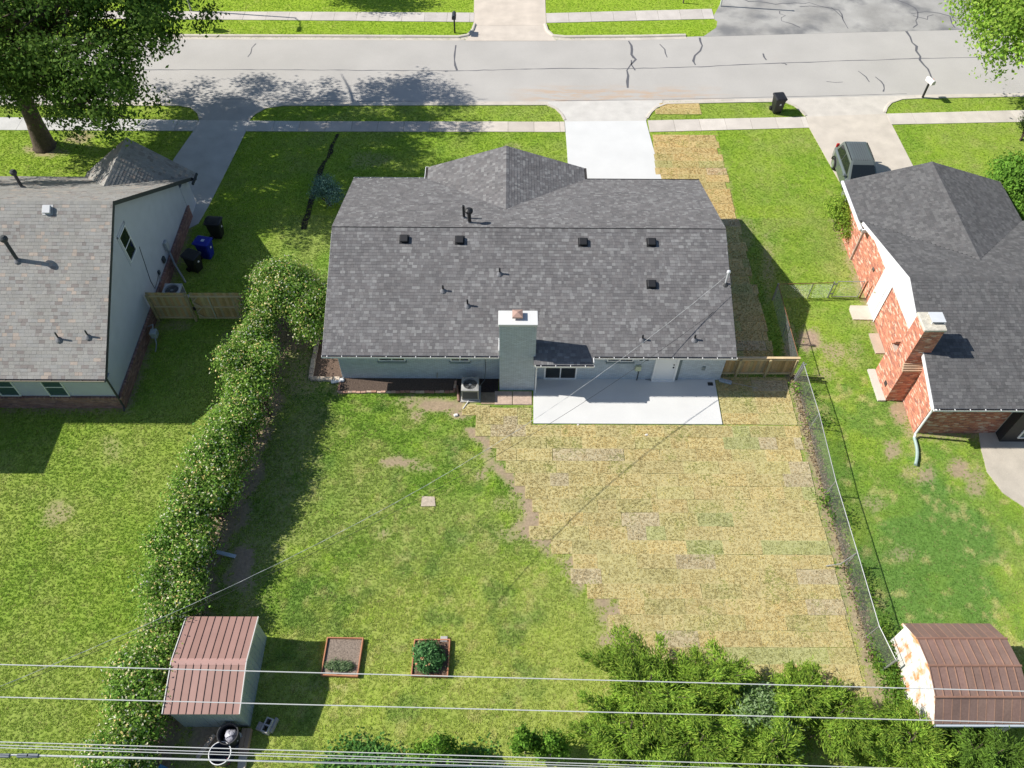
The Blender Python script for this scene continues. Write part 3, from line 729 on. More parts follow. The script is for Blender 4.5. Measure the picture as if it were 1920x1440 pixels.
def pipe_vent(roof, x, y, zr, h, r=.045, cone=True, cap=False, material='blackmetal', name='vent_pipe'):
    mb = MB(); mb.lathe((x, y, zr-.1), [(r, 0), (r, h+.1)], 10)
    if cap: mb.lathe((x, y, zr+h), [(r*1.25, -.12), (r*2.1, -.02), (r*2.1, .08), (r*1.0, .16)], 12)
    o = mb.build(name, M[material], roof)
    if cone:
        MB().lathe((x, y, zr-.06), [(.17, 0), (.15, .05), (.08, .13), (r+.006, .17)], 12, (.17, .17, .18)).build('flashing', M['metal'], o)
    return o
def box_vent(roof, x, y, zr, s, slope, tint, name='roof_vent'):
    """square hood on a rear slope that falls towards -y"""
    a = math.atan(slope); R = Matrix.Translation((x, y, zr)) @ Matrix.Rotation(a, 4, 'X')
    o = MB(R).bbox(-s/2, s/2, -s/2, s/2, .06, .16, .02, tint).build(name, M['metal'], roof)
    MB(R).box(-s*.62, s*.62, -s*.62, s*.66, .012, .022, tuple(v*.8 for v in tint)).build('flange', M['metal'], o)
    MB(R).box(-s*.42, s*.42, -s*.42, s*.42, .022, .06, (.02, .02, .02)).build('throat', M['metal'], o)
    return o

# ------------------------------------------------------------------ the grey brick house in the middle
HA = thing('brick_house', (1.1, 27, 0), 'single storey house of painted grey brick with dark shingle roof between the two neighbours', 'house')
RT = [(.135, .132, .138), (.148, .145, .152), (.122, .119, .126), (.155, .150, .156), (.132, .126, .132), (.142, .139, .146), (.118, .115, .122), (.19, .19, .197), (.215, .215, .22), (.165, .163, .17), (.16, .155, .16)]
RT = [tuple((.148+(v-.148)*.85)*1.18*k for v, k in zip(t, (1, .985, .95))) for t in RT]
SL = .347; cs = math.cos(math.atan(SL)); SLEN = 5.64/cs
XL, XR, YE, ZE, YR, ZR, YF = -7.78, 9.65, 21.61, 2.40, 27.25, 4.36, 33.07
roofA = thing('roof', (1, 27, 2.3), None, None); roofA.parent = HA; roofA.location = Vector((1, 27, 2.3))-wpos(HA)
V = (0, cs, SL*cs); CH = (-.34, 1.18)
roof_plane(roofA, (XL, YE, ZE), (1, 0, 0), V, SLEN, lambda v: (0, XR-XL), RT, single=300)
roof_plane(roofA, (XL, YF, ZE), (1, 0, 0), (0, -cs, SL*cs), (YF-YR)/cs*.997, lambda v: (0, XR-XL), RT)
roof_plane(roofA, (1.10, 21.25, ZE-.36*SL), (1, 0, 0), V, .36/cs+.02, lambda v: (0, 2.53), RT)
ridge_caps(roofA, (XL, YR, ZR), (XR, YR, ZR), (0, -cs, -SL*cs), (0, cs, -SL*cs), RT)
# front gable: ridge along y
GX, GZ, GY1 = -.1, 3.72, 34.0
gs = (GZ-ZE)/3.95; gc_ = math.cos(math.atan(gs)); GL = 3.95/gc_
for sgn in (1, -1):
    roof_plane(roofA, (GX+sgn*3.95, GY1, ZE), (0, -1, 0), (-sgn*gc_, 0, gs*gc_), GL, lambda v: (0, .93+v/GL*(33.07-29.1)), RT, deck=False)
    pts = [(GX+sgn*3.95, GY1, ZE), (GX+sgn*3.95, 33.0, ZE), (GX, 29.1, GZ), (GX, GY1, GZ)]
    n_ = Vector((sgn*gs, 0, 1)).normalized()
    MB().add([Vector(p)-n_*.004 for p in pts]+[Vector(p)-n_*.09 for p in pts], [(0, 1, 2, 3), (7, 6, 5, 4)]+[(i, 4+i, 4+(i+1) % 4, (i+1) % 4) for i in range(4)]).build('roof_deck', M['deck'], roofA)
ridge_caps(roofA, (GX, GY1, GZ), (GX, 29.0, GZ), (gc_, 0, -gs*gc_), (-gc_, 0, -gs*gc_), RT)
# walls
GB = [(.50, .555, .595), (.49, .545, .585), (.51, .565, .605), (.495, .55, .59)]
MORT = (.30, .34, .36)
wallA = MB().prism([(-7.34, 22.2), (9.5, 22.2), (9.5, 32.5), (-7.34, 32.5)], -.05, 2.3, MORT).prism([(-3.4, 32.0), (3.2, 32.0), (3.2, 33.5), (-3.4, 33.5)], -.05, 2.3, MORT)
for xw in (-7.34, 9.42):
    wallA.add([(xw, 22.2, 2.3), (xw, 32.5, 2.3), (xw, 27.25, 4.2), (xw+.08, 22.2, 2.3), (xw+.08, 32.5, 2.3), (xw+.08, 27.25, 4.2)], [(0, 1, 2), (5, 4, 3), (0, 3, 4, 1), (1, 4, 5, 2), (2, 5, 3, 0)], MORT)
wallA.add([(-3.4, 33.5, 2.3), (3.2, 33.5, 2.3), (-.1, 33.5, 3.55)], [(0, 2, 1)], MORT)
wallA = wallA.build('wall', M['paintbrick'], HA)
x0w = -7.34
wins = [(-5.59, -4.42, 1.31, 2.2), (-2.47, -1.64, 1.31, 2.2), (1.62, 3.06, .10, 2.1), (4.32, 5.47, 1.33, 2.2)]
holesA = [(a-x0w, b-x0w, z0-.1, 3) for a, b, z0, z1 in wins]+[(6.42-x0w, 7.44-x0w, 0, 2.2), (CH[0]-x0w, CH[1]-x0w, 0, 3)]
bricks((x0w, 22.2, 0), (1, 0, 0), (0, -1, 0), 9.5-x0w, 2.3, GB, holes=holesA, parent=wallA, material=M['paintbrick'])
gab = lambda y0: (lambda u, z: z < 2.3+SL*(5.25-abs(u-5.25)))
bricks((9.5, 22.2, 0), (0, 1, 0), (1, 0, 0), 10.3, 4.1, GB, clip=gab(0), parent=wallA, material=M['paintbrick'])
bricks((x0w, 32.5, 0), (0, -1, 0), (-1, 0, 0), 10.3, 4.1, GB, clip=gab(0), parent=wallA, material=M['paintbrick'])
for k, (a, b, z0, z1) in enumerate(wins):
    if k == 2: continue
    rect_tube_window(HA, (a, 22.2, z0), (1, 0, 0), (0, -1, 0), b-a, z1-z0, sill=(.22, .27, .29))
sd = rect_tube_window(HA, (1.62, 22.2, .07), (1, 0, 0), (0, -1, 0), 1.46, 2.05, name='sliding_door', fw=.07)
MB().box(2.30, 2.33, 22.09, 22.14, .95, 1.2).build('handle', M['blackmetal'], sd)
dr = MB().box(6.52, 7.36, 22.13, 22.17, .12, 2.1).build('door', M['white'], HA)
MB().lathe((7.27, 22.12, 1.0), [(.032, -.03), (.04, 0), (.032, .03)], 8).build('handle', M['blackmetal'], dr)
MB().lathe((7.27, 22.12, 1.18), [(.028, -.02), (.032, 0), (.028, .02)], 8).build('lock', M['blackmetal'], dr)
MB().box(6.42, 6.52, 22.08, 22.2, .06, 2.2).box(7.36, 7.46, 22.08, 22.2, .06, 2.2).box(6.42, 7.46, 22.04, 22.2, .06, .12).build('door_frame', M['white'], HA)
MB().box(7.46, 7.60, 22.14, 22.2, 0.06, 2.2, (.16, .20, .21)).build('pilaster', M['paintbrick'], HA)
# eaves: fascia, gutters, bargeboards
MB().box(XL, CH[0]-.02, YE+.005, YE+.03, ZE-.18, ZE-.02).box(3.64, XR, YE+.005, YE+.03, ZE-.18, ZE-.02).box(1.12, 3.63, 21.255, 21.28, ZE-.31, ZE-.15).box(3.6, 3.63, 21.28, 21.6, ZE-.31, ZE-.02).build('fascia', M['white'], roofA)
MB().box(XL+.03, XR-.03, YE+.03, 22.2, ZE-.2, ZE-.18).build('soffit', M['white'], roofA)
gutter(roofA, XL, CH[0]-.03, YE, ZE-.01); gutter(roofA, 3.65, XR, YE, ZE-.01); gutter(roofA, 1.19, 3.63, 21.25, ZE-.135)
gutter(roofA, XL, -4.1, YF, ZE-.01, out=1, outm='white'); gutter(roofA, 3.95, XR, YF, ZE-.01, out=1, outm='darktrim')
MB().box(-4.2, -4.08, YF, GY1, ZE-.13, ZE-.02).box(3.88, 4.0, YF, GY1, ZE-.13, ZE-.02).build('gable_gutter', M['gutter_in'], roofA)
MB().box(-4.225, -4.2, YF, GY1+.01, ZE-.14, ZE-.0).box(-4.225, -4.08, GY1, GY1+.02, ZE-.14, ZE).build('gable_gutter_lip', M['white'], roofA)
def barge(root, x, y0, z0, y1, z1, mt='white', h=.17, t=.03):
    a = Vector((x, y0, z0)); b = Vector((x, y1, z1)); q = [a, b, b-Vector((0, 0, h)), a-Vector((0, 0, h))]
    MB().add(q+[p+Vector((t, 0, 0)) for p in q], [(0, 1, 2, 3), (7, 6, 5, 4), (0, 4, 5, 1), (1, 5, 6, 2), (2, 6, 7, 3), (3, 7, 4, 0)]).build('bargeboard', M[mt], root)
for x in (XL-.005, XR-.025):
    barge(roofA, x, YE, ZE-.005, YR, ZR-.005); barge(roofA, x, YF, ZE-.005, YR, ZR-.005)
# chimney
ch = MB().box(CH[0]+.008, CH[1]-.008, 21.588, 22.3, -.02, 4.3, MORT).build('chimney', M['paintbrick'], HA)
bricks((CH[0], 21.588, 0), (1, 0, 0), (0, -1, 0), CH[1]-CH[0], 4.32, GB, parent=ch, material=M['paintbrick'])
bricks((CH[0]+.008, 22.3, 0), (0, -1, 0), (-1, 0, 0), .71, 4.32, GB, parent=ch, material=M['paintbrick'])
bricks((CH[1]-.008, 21.588, 0), (0, 1, 0), (1, 0, 0), .71, 4.32, GB, parent=ch, material=M['paintbrick'])
MB().bbox(-.37, 1.22, 21.53, 22.30, 4.322, 4.45, .012).build('chimney_cap', M['conc_new'], ch)
cw = MB().lathe((.40, 21.97, 4.45), [(.12, 0), (.12, .10)], 14, (.40, .38, .36)).build('flue', M['metal'], ch)
MB().add([(.19, 21.76, 4.56), (.61, 21.76, 4.56), (.61, 22.18, 4.56), (.19, 22.18, 4.56), (.19, 21.76, 4.63), (.61, 21.76, 4.63), (.61, 22.18, 4.63), (.19, 22.18, 4.63), (.40, 21.97, 4.73)],
         [(3, 2, 1, 0), (0, 1, 5, 4), (1, 2, 6, 5), (2, 3, 7, 6), (3, 0, 4, 7), (4, 5, 8), (5, 6, 8), (6, 7, 8), (7, 4, 8)], (.40, .26, .21)).build('flue_cowl', M['metal'], ch)
MB().box(CH[0]-.03, CH[0]-.006, 21.6, 22.3, ZE, ZE+.34).build('chimney_flashing', M['white'], roofA)
dsp = MB(); dsp.tube([(1.24, 21.2, 2.12), (1.24, 21.5, 1.95), (1.24, 21.56, 1.8), (1.24, 21.56, .12), (1.24, 21.4, .08)], .036, 6); dsp.build('downspout', M['white'], HA)
# vents and pipes on the roof
zrear = lambda y: ZE+SL*(y-YE); zfront = lambda y: ZE+SL*(YF-y)
for x, y in ((-4.56, 26.72), (-2.12, 26.68), (3.30, 26.62), (6.31, 26.63), (6.21, 24.72)): box_vent(roofA, x, y, zrear(y), .34, SL, (.022, .022, .024))
for x, y, h in ((-.35, 25.18, .33), (-2.78, 24.41, .30), (-1.71, 23.75, .36), (5.70, 22.31, .28), (7.91, 22.32, .28)): pipe_vent(roofA, x, y, zrear(y), h, .042)
pipe_vent(roofA, -1.99, 28.24, zfront(28.24), .72, .06, cap=False, material='blackmetal'); pipe_vent(roofA, -1.72, 27.75, zfront(27.75), .66, .085, cap=True)
# electric mast, meter and boxes
ms = MB().tube([(9.42, 24.78, 3.0), (9.42, 24.78, 4.15)], .04, 8, (.55, .56, .57)).build('service_mast', M['metal'], HA)
MB().lathe((9.42, 24.78, 4.13), [(.05, 0), (.09, .05), (.08, .13), (.03, .17)], 10, (.62, .63, .64)).build('weatherhead', M['metal'], ms)
MB().lathe((9.42, 24.78, 3.42), [(.2, 0), (.16, .06), (.06, .14)], 10, (.05, .05, .05)).build('flashing', M['metal'], ms)
MB().tube([(9.5, 24.9, 4.1), (9.62, 24.9, 3.9), (9.66, 24.7, 3.6), (9.55, 24.6, 3.5)], .014, 5).build('drip_loop', M['blackwire'], ms)
bx_ = MB().bbox(5.60, 5.86, 22.06, 22.19, .78, 1.08, .012, (.52, .56, .38)).build('meter_box', M['metal'], HA)
MB().tube([(5.78, 22.12, .8), (5.78, 22.12, .08)], .022, 6, (.03, .03, .03)).build('conduit', M['metal'], bx_)
for x in (5.78, 6.02):
    o = MB().lathe((x, 22.12, 1.62), [(.02, .1), (.08, .08), (.13, 0), (.12, -.03)], 12, (.09, .12, .13)).build('wall_lamp', M['metal'], HA)
MB().bbox(8.55, 8.70, 22.15, 22.195, .75, 1.0, .01, (.20, .24, .25)).build('cover_plate', M['metal'], HA)
MB().bbox(-1.05, -.90, 22.14, 22.19, 1.55, 1.66, .01, (.06, .08, .09)).build('disconnect_box', M['metal'], HA)
MB().tube([(-.97, 22.15, 1.55), (-.95, 22.12, .9), (-1.0, 21.9, .35), (-1.2, 21.6, .3)], .016, 6, (.12, .14, .15)).build('whip_cable', M['metal'], HA)
MB().tube([(-3.1, 22.15, .5), (-3.1, 22.0, .48), (-3.1, 21.97, .38)], .022, 6, (.3, .28, .2)).build('hose_bib', M['metal'], HA)
# ------------------------------------------------------------------ the grey house on the left
HL = thing('sided_house', (-22, 26.5, 0), 'tall grey sided house with steep tan shingle roof at the left edge', 'house')
LT = [(.31, .30, .275), (.325, .315, .29), (.30, .29, .27), (.315, .305, .285), (.305, .295, .275), (.32, .31, .285), (.295, .285, .265), (.315, .30, .275), (.24, .215, .20), (.31, .30, .28), (.39, .33, .28), (.27, .25, .235), (.31, .30, .285), (.30, .295, .28)]
SLL = .637; csl = math.cos(math.atan(SLL)); LX0, LX1 = -33.0, -16.32; LYE, LZE, LYR = 20.14, 2.60, 26.34
LZR = LZE+SLL*(LYR-LYE)
roofL = thing('roof', (-22, 26.3, 2.6), None, None); roofL.parent = HL; roofL.location = Vector((-22, 26.3, 2.6))-wpos(HL)
roof_plane(roofL, (-23.5, LYE, LZE), (1, 0, 0), (0, csl, SLL*csl), (LYR-LYE)/csl, lambda v: (0, LX1+23.5), LT, single=300, widths=(.16, .2, .24, .3))
roof_plane(roofL, (LX0, LYE, LZE), (1, 0, 0), (0, csl, SLL*csl), (LYR-LYE)/csl, lambda v: (0, -23.5-LX0), LT, widths=(.16, .2, .24, .3))
LYF = 33.8; LZF = LZR-SLL*(LYF-LYR)
roof_plane(roofL, (LX0, LYF, LZF), (1, 0, 0), (0, -csl, SLL*csl), (LYF-LYR)/csl*.998, lambda v: (0, LX1-LX0), LT, widths=(.16, .2, .24, .3))
ridge_caps(roofL, (LX0, LYR, LZR), (LX1, LYR, LZR), (0, -csl, -SLL*csl), (0, csl, -SLL*csl), LT[:8])
gz = 3.89; gx = -19.0; gw = 2.78; gsl = (gz-1.76)/gw; gcl = math.cos(math.atan(gsl)); gl = gw/gcl; gyf = 34.25
for sgn in (1, -1):
    roof_plane(roofL, (gx+sgn*gw, gyf, gz-gsl*gw), (0, -1, 0), (-sgn*gcl, 0, gsl*gcl), gl, lambda v: (0, .42+v/gl*3.33), LT, deck=False)
    pts = [(gx+sgn*gw, gyf, 1.76), (gx+sgn*gw, 33.83, 1.76), (gx, 30.5, gz), (gx, gyf, gz)]; n_ = Vector((sgn*gsl, 0, 1)).normalized()
    MB().add([Vector(p)-n_*.004 for p in pts]+[Vector(p)-n_*.09 for p in pts], [(0, 1, 2, 3), (7, 6, 5, 4)]+[(i, 4+i, 4+(i+1) % 4, (i+1) % 4) for i in range(4)]).build('roof_deck', M['deck'], roofL)
ridge_caps(roofL, (gx, gyf, gz), (gx, 30.4, gz), (gcl, 0, -gsl*gcl), (-gcl, 0, -gsl*gcl), LT[:8])
WX = -16.62
w = MB(); w.prism([(-32, 20.6), (WX, 20.6), (WX, 32.8), (-32, 32.8)], .78, 2.42)
w.add([(WX, 20.6, 2.42), (WX, 32.8, 2.42), (WX, LYR, LZR-.15), (WX-.1, 20.6, 2.42), (WX-.1, 32.8, 2.42), (WX-.1, LYR, LZR-.15)], [(0, 1, 2), (5, 4, 3), (1, 4, 5, 2), (2, 5, 3, 0)])
w = w.build('wall', M['stucco'], HL)
MB().prism([(-21.6, 32.8), (-16.6, 32.8), (-16.6, 33.9), (-21.6, 33.9)], 0, 1.9).add([(-21.6, 33.9, 1.9), (-16.6, 33.9, 1.9), (-19, 33.9, 3.7)], [(0, 2, 1)]).build('porch_wall', M['stucco'], HL)
BRL = [(.30, .165, .135), (.34, .19, .155), (.26, .14, .12), (.38, .23, .19), (.28, .17, .15), (.22, .13, .12)]
wb = MB().prism([(-32, 20.52), (WX+.08, 20.52), (WX+.08, 32.86), (-32, 32.86)], -.03, .74, (.33, .30, .28)).build('brick_base', M['brick'], HL)
bricks((-32, 20.52, 0), (1, 0, 0), (0, -1, 0), 15.46, .70, BRL, parent=wb, material=M['brick'])
bricks((WX+.08, 20.52, 0), (0, 1, 0), (1, 0, 0), 12.34, .70, BRL, parent=wb, material=M['brick'])
k = MB(); y = 20.47
while y < 32.8: k.box(WX+.03, WX+.125, y, y+.062, .70, .785, jit(random.choice(BRL), .1)); y += .072
x = -32
while x < WX+.1: k.box(x, x+.062, 20.475, 20.57, .70, .785, jit(random.choice(BRL), .1)); x += .072
k.build('sill_course', M['brick'], wb, 'stuff')
rect_tube_window(HL, (WX, 26.8, 3.42), (0, -1, 0), (1, 0, 0), .86, 1.46, panes=2, vert=False, frame='white', fw=.045)
MB().box(WX+.0, WX+.02, 25.84, 26.90, 3.30, 3.40).box(WX, WX+.02, 25.84, 25.92, 3.40, 4.98).box(WX, WX+.02, 26.82, 26.90, 3.4, 4.98).box(WX, WX+.02, 25.84, 26.90, 4.9, 5.0).build('window_trim', M['stucco'], HL)
for xa in (-19.48, -21.55):
    rect_tube_window(HL, (xa, 20.6, .80), (1, 0, 0), (0, -1, 0), .86, 1.25, panes=2, vert=False, glass='greyglass', fw=.04)
MB().box(-18.35, -17.6, 20.52, 20.6, 1.98, 2.1).build('wall_vent', M['darktrim'], HL)
MB().box(WX-.02, WX+.03, 20.53, 20.6, .75, 2.42).build('corner_board', M['darktrim'], HL)
MB().tube([(WX+.06, 20.42, 2.45), (WX+.06, 20.5, 2.3), (WX+.06, 20.48, .15), (WX+.1, 20.3, .08)], .04, 6).build('downspout', M['darktrim'], HL)
gutter(roofL, LX0, LX1, LYE, LZE-.01, outm='cedar' if 0 else 'darktrim'); MB().box(LX0, LX1, LYE-.14, LYE-.125, LZE-.06, LZE+.005).build('gutter_lip', mat('tan_gutter', (.42, .36, .29), .6), roofL)
MB().box(LX0, LX1, LYE+.005, LYE+.03, LZE-.2, LZE-.02).box(LX0, LX1-.03, LYE+.03, 20.6, LZE-.22, LZE-.2).build('fascia', M['stucco'], roofL)
for y0, z0, y1, z1 in ((LYE, LZE, LYR, LZR), (LYF, LZF, LYR, LZR)): barge(roofL, LX1-.02, y0, z0-.005, y1, z1-.005, 'darktrim', .2)
MB().box(gx+gw, gx+gw+.1, 33.4, gyf, 1.64, 1.75).box(-16.42, -16.1, 33.8, 33.92, 1.62, 1.74).build('porch_gutter', M['darktrim'], roofL)
zl = lambda y: LZE+SLL*(y-LYE); zlf = lambda y: LZR-SLL*(y-LYR)
def on_left_roof(px, py, front=False):
    z = 4.5
    for _ in range(30):
        p = at(px, py, z); z = zlf(p.y) if front else zl(p.y)
    return p.x, p.y, z
x, y, z = on_left_roof(90, 394); box_vent(roofL, x, y, z, .34, SLL, (.55, .56, .57))
x, y, z = on_left_roof(33, 488); pipe_vent(roofL, x, y, z, 1.15, .075, cap=True, material='darktrim')
x, y, z = on_left_roof(111, 636); pipe_vent(roofL, x, y, z, .42, .035, material='darktrim')
x, y, z = on_left_roof(166, 631); pipe_vent(roofL, x, y, z, .38, .035, material='darktrim')
x, y, z = on_left_roof(42, 352, True); pipe_vent(roofL, x, y, z, .85, .07, cap=True, material='darktrim')
wing = MB().box(-31, -23.3, 17.95, 20.5, 0, 3.55).build('unseen_wing', M['stucco'], HL)  # unseen wing, added for the stepped shadow it casts on the left lawn
MB().box(-31.2, -23.15, 17.7, 20.6, 3.55, 3.72, (.3, .29, .27)).build('unseen_wing_roof', M['shingle'], wing)
# meters and cables on the gable wall
o = MB().bbox(WX+.01, WX+.16, 29.05, 29.35, 1.15, 1.65, .02, (.40, .42, .43)).build('electric_meter', M['metal'], HL)
MB().tube([(WX+.08, 29.2, 1.2), (WX+.08, 29.2, .9), (WX+.3, 28.8, .55), (WX+.75, 28.2, .2), (WX+.85, 28.05, .02)], .05, 7, (.33, .35, .36)).build('conduit', M['metal'], o)
MB().bbox(WX+.01, WX+.10, 28.35, 28.6, 1.0, 1.3, .01, (.05, .06, .065)).build('junction_box', M['metal'], HL)
MB().bbox(WX+.01, WX+.09, 27.55, 27.7, 1.05, 1.25, .01, (.07, .08, .09)).build('cable_box', M['metal'], HL)
MB().tube([(WX+.02, 27.1, 3.3), (WX+.02, 26.7, 1.5), (WX+.02, 26.75, .95), (WX+.02, 27.3, 1.0), (WX+.03, 27.6, 1.08)], .012, 4).build('cable', M['blackwire'], HL)
MB().tube([(WX+.04, 27.62, 1.05), (WX+.06, 27.4, .8), (WX+.06, 27.1, .45)], .02, 5, (.3, .32, .33)).build('cable_conduit', M['metal'], HL)
gm = MB().bbox(-16.3, -16.0, 24.15, 24.5, .35, .72, .04, (.36, .40, .42)).build('gas_meter', M['metal'], HL)
MB().tube([(-16.5, 24.7, .6), (-16.2, 24.65, .8), (-16.15, 24.4, .75)], .025, 6, (.4, .42, .43)).tube([(-16.1, 24.2, .5), (-16.0, 23.9, .3), (-16.1, 23.7, 0)], .03, 6, (.3, .33, .35)).build('gas_pipe', M['metal'], gm)
# ------------------------------------------------------------------ the red brick house on the right
HB = thing('red_brick_house', (24, 26, 0), 'single storey red brick house with white gable and dark roof on the right', 'house')
BT = [(.062, .062, .066), (.07, .07, .075), (.054, .054, .058), (.066, .064, .068), (.058, .057, .062), (.075, .074, .078), (.086, .086, .09), (.08, .08, .084), (.052, .052, .056)]
BT = [tuple((.066+(v-.066)*.75)*1.9*k for v, k in zip(t, (1, .99, .95))) for t in BT]
SB = .304; csb = math.cos(math.atan(SB)); BX0, BX1 = 17.15, 34.0; BYE, BZE, BYR, BYF = 19.0, 2.40, 24.60, 30.15; BZR = BZE+SB*(BYR-BYE)
roofB = thing('roof', (24, 25, 2.4), None, None); roofB.parent = HB; roofB.location = Vector((24, 25, 2.4))-wpos(HB)
CY0, CY1 = 21.3, 22.2
roof_plane(roofB, (BX0, BYE, BZE), (1, 0, 0), (0, csb, SB*csb), (BYR-BYE)/csb, lambda v: (0, BX1-BX0), BT)
roof_plane(roofB, (BX0, BYF, BZE), (1, 0, 0), (0, -csb, SB*csb), (BYF-BYR)/csb*.998, lambda v: (0, BX1-BX0), BT)
ridge_caps(roofB, (BX0, BYR, BZR), (BX1, BYR, BZR), (0, -csb, -SB*csb), (0, csb, -SB*csb), BT[:6])
wxl, wxr, wrx, wyf = 17.0, 24.9, 20.95, 33.1; wrz = BZE+SB*(wrx-wxl); wlen = (wrx-wxl)/csb; wy0 = BYR+(BZR-wrz)/SB
for sgn, x in ((1, wxr), (-1, wxl)):
    roof_plane(roofB, (x, wyf, BZE), (0, -1, 0), (-sgn*csb, 0, SB*csb), wlen, lambda v: (0, (wyf-BYF)+v/wlen*(BYF-wy0)), BT, deck=False)
    pts = [(x, wyf, BZE), (x, BYF-.05, BZE), (wrx, wy0, wrz), (wrx, wyf, wrz)]; n_ = Vector((sgn*SB, 0, 1)).normalized()
    MB().add([Vector(p)-n_*.004 for p in pts]+[Vector(p)-n_*.09 for p in pts], [(0, 1, 2, 3), (7, 6, 5, 4)]+[(i, 4+i, 4+(i+1) % 4, (i+1) % 4) for i in range(4)]).build('roof_deck', M['deck'], roofB)
ridge_caps(roofB, (wrx, wyf, wrz), (wrx, wy0-.05, wrz), (csb, 0, -SB*csb), (-csb, 0, -SB*csb), BT[:6])
BX = 17.4
BR = [tuple(min(.8, v*1.22+.03) for v in t) for t in [(.46, .17, .10), (.50, .20, .12), (.42, .15, .09), (.52, .24, .15), (.47, .19, .11), (.44, .16, .10), (.36, .13, .085), (.56, .32, .22), (.60, .42, .32), (.30, .12, .085), (.48, .18, .11)]]
MB_ = (.50, .42, .36)
wB = MB().prism([(BX+.007, 19.4), (33, 19.4), (33, 30.0), (BX+.007, 30.0)], -.03, 2.38, MB_).prism([(BX-.1, 29.9), (24.6, 29.9), (24.6, 32.7), (BX-.1, 32.7)], -.03, 2.36, MB_)
wB.add([(BX+.007, 19.4, 2.38), (BX+.007, 29.8, 2.38), (BX+.007, BYR, BZR-.12), (BX+.09, 19.4, 2.38), (BX+.09, 29.8, 2.38), (BX+.09, BYR, BZR-.12)], [(0, 1, 2), (5, 4, 3), (1, 4, 5, 2), (2, 5, 3, 0)], MB_)
wB = wB.build('wall', M['brick'], HB)
ygab = 30.0
door_h = (ygab-26.85, ygab-25.72, 0, 2.38)
rl = lambda y: BZE-.13+SB*(5.6-abs(y-BYR))
bricks((BX+.007, ygab, 0), (0, -1, 0), (-1, 0, 0), ygab-19.4, 3.0, BR, clip=lambda u, z: z < min(rl(ygab-u)-.03, 2.36 if ygab-u > 21.2 else 9), holes=[door_h], parent=wB, material=M['brick'])
bricks((BX-.1, 32.7, 0), (0, -1, 0), (-1, 0, 0), 2.75, 2.34, BR, parent=wB, material=M['brick'])
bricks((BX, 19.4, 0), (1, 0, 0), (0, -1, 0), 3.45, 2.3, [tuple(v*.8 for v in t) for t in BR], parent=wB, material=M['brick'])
# white painted gable and bargeboards, side door
gp = [(22.25, 2.37), (29.9, 2.37), (29.9, 2.42)]+[(BYR, BZR-.10)]+[(22.25, BZE+SB*(22.25-BYE)-.10)]
MB().add([(BX-.02, y, z) for y, z in gp]+[(BX+.0, y, z) for y, z in gp], [(0, 1, 2, 3, 4), (9, 8, 7, 6, 5)]+[(i, 5+i, 5+(i+1) % 5, (i+1) % 5) for i in range(5)]).build('gable_boarding', M['whitewall'], HB)
barge(roofB, BX0-.03, BYE, BZE, BYR, BZR, 'white', .2); barge(roofB, BX0-.03, BYF, BZE, BYR, BZR, 'white', .2)
sdoor = MB().box(BX-.03, BX+.02, 25.76, 26.82, .04, 2.36).build('door', M['white'], HB, label='white side door in the brick gable wall')
MB().box(BX-.06, BX-.031, 26.02, 26.60, .3, 1.1).box(BX-.06, BX-.031, 26.02, 26.60, 1.25, 1.95).build('door_panels', M['white'], sdoor)
MB().lathe((BX-.07, 26.70, 1.0), [(.03, -.03), (.04, 0), (.03, .03)], 8, (.5, .45, .3)).build('handle', M['metal'], sdoor)
MB().box(BX-.05, BX-.032, 25.70, 25.76, 0, 2.38).box(BX-.05, BX-.032, 26.82, 26.88, 0, 2.38).build('door_frame', M['white'], HB)
for y, z in ((28.0, 1.7), (21.55, .55)):
    pass
MB().bbox(BX-.07, BX-.02, 27.62, 27.82, 1.42, 1.58, .02, (.10, .09, .085)).build('wall_vent', M['metal'], HB)
MB().tube([(17.0-.05, 29.55, 2.36), (17.0-.05, wyf, 2.36)], .055, 6).build('side_gutter', M['white'], roofB)
MB().box(16.86, 16.92, 29.5, wyf, 2.30, 2.40).box(16.98, 17.42, 29.46, 29.52, 2.22, 2.40).box(16.98, 17.02, 29.5, wyf, 2.2, 2.38).build('wing_fascia', M['white'], roofB)
MB().box(BX-.16, BX-.09, 32.62, 32.74, 0, 2.3).build('corner_board', M['white'], HB)
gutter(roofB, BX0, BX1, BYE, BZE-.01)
MB().box(BX0, BX1, BYE+.005, BYE+.03, BZE-.18, BZE-.02).box(BX0, BX1, BYE+.03, 19.4, BZE-.2, BZE-.18).build('fascia', M['white'], roofB)
# chimney with stepped shoulders
cb = MB().box(16.629, BX+.02, 21.107, 22.733, -.02, 2.06, MB_).box(16.629, 17.45, CY0+.007, CY1-.007, 2.0, 4.42, MB_).build('chimney', M['brick'], HB)
DBR = BR
bricks((16.629, 22.74, 0), (0, -1, 0), (-1, 0, 0), 1.64, 2.06, BR, parent=cb, material=M['brick'], holes=[(1.0, 1.2, .45, .66)])
bricks((16.629, CY1, 2.06), (0, -1, 0), (-1, 0, 0), .90, 2.36, BR, parent=cb, material=M['brick'])
bricks((16.622, 21.107, 0), (1, 0, 0), (0, -1, 0), .79, 2.06, BR, parent=cb, material=M['brick'])
bricks((16.622, CY0+.007, 2.06), (1, 0, 0), (0, -1, 0), .83, 2.36, BR, parent=cb, material=M['brick'])
for s_, ya in ((1, 21.09), (-1, 22.75)):
    k = MB()
    for i in range(4):
        yy = ya+s_*i*.055; z = 2.06+i*.09
        y0_, y1_ = sorted((yy, yy+s_*.12))
        k.box(16.60, BX+.03, y0_, y1_, z, z+.085, jit((.56, .40, .28) if s_ > 0 else BR[i], .1))
    k.build('shoulder_course', M['brick'], cb)
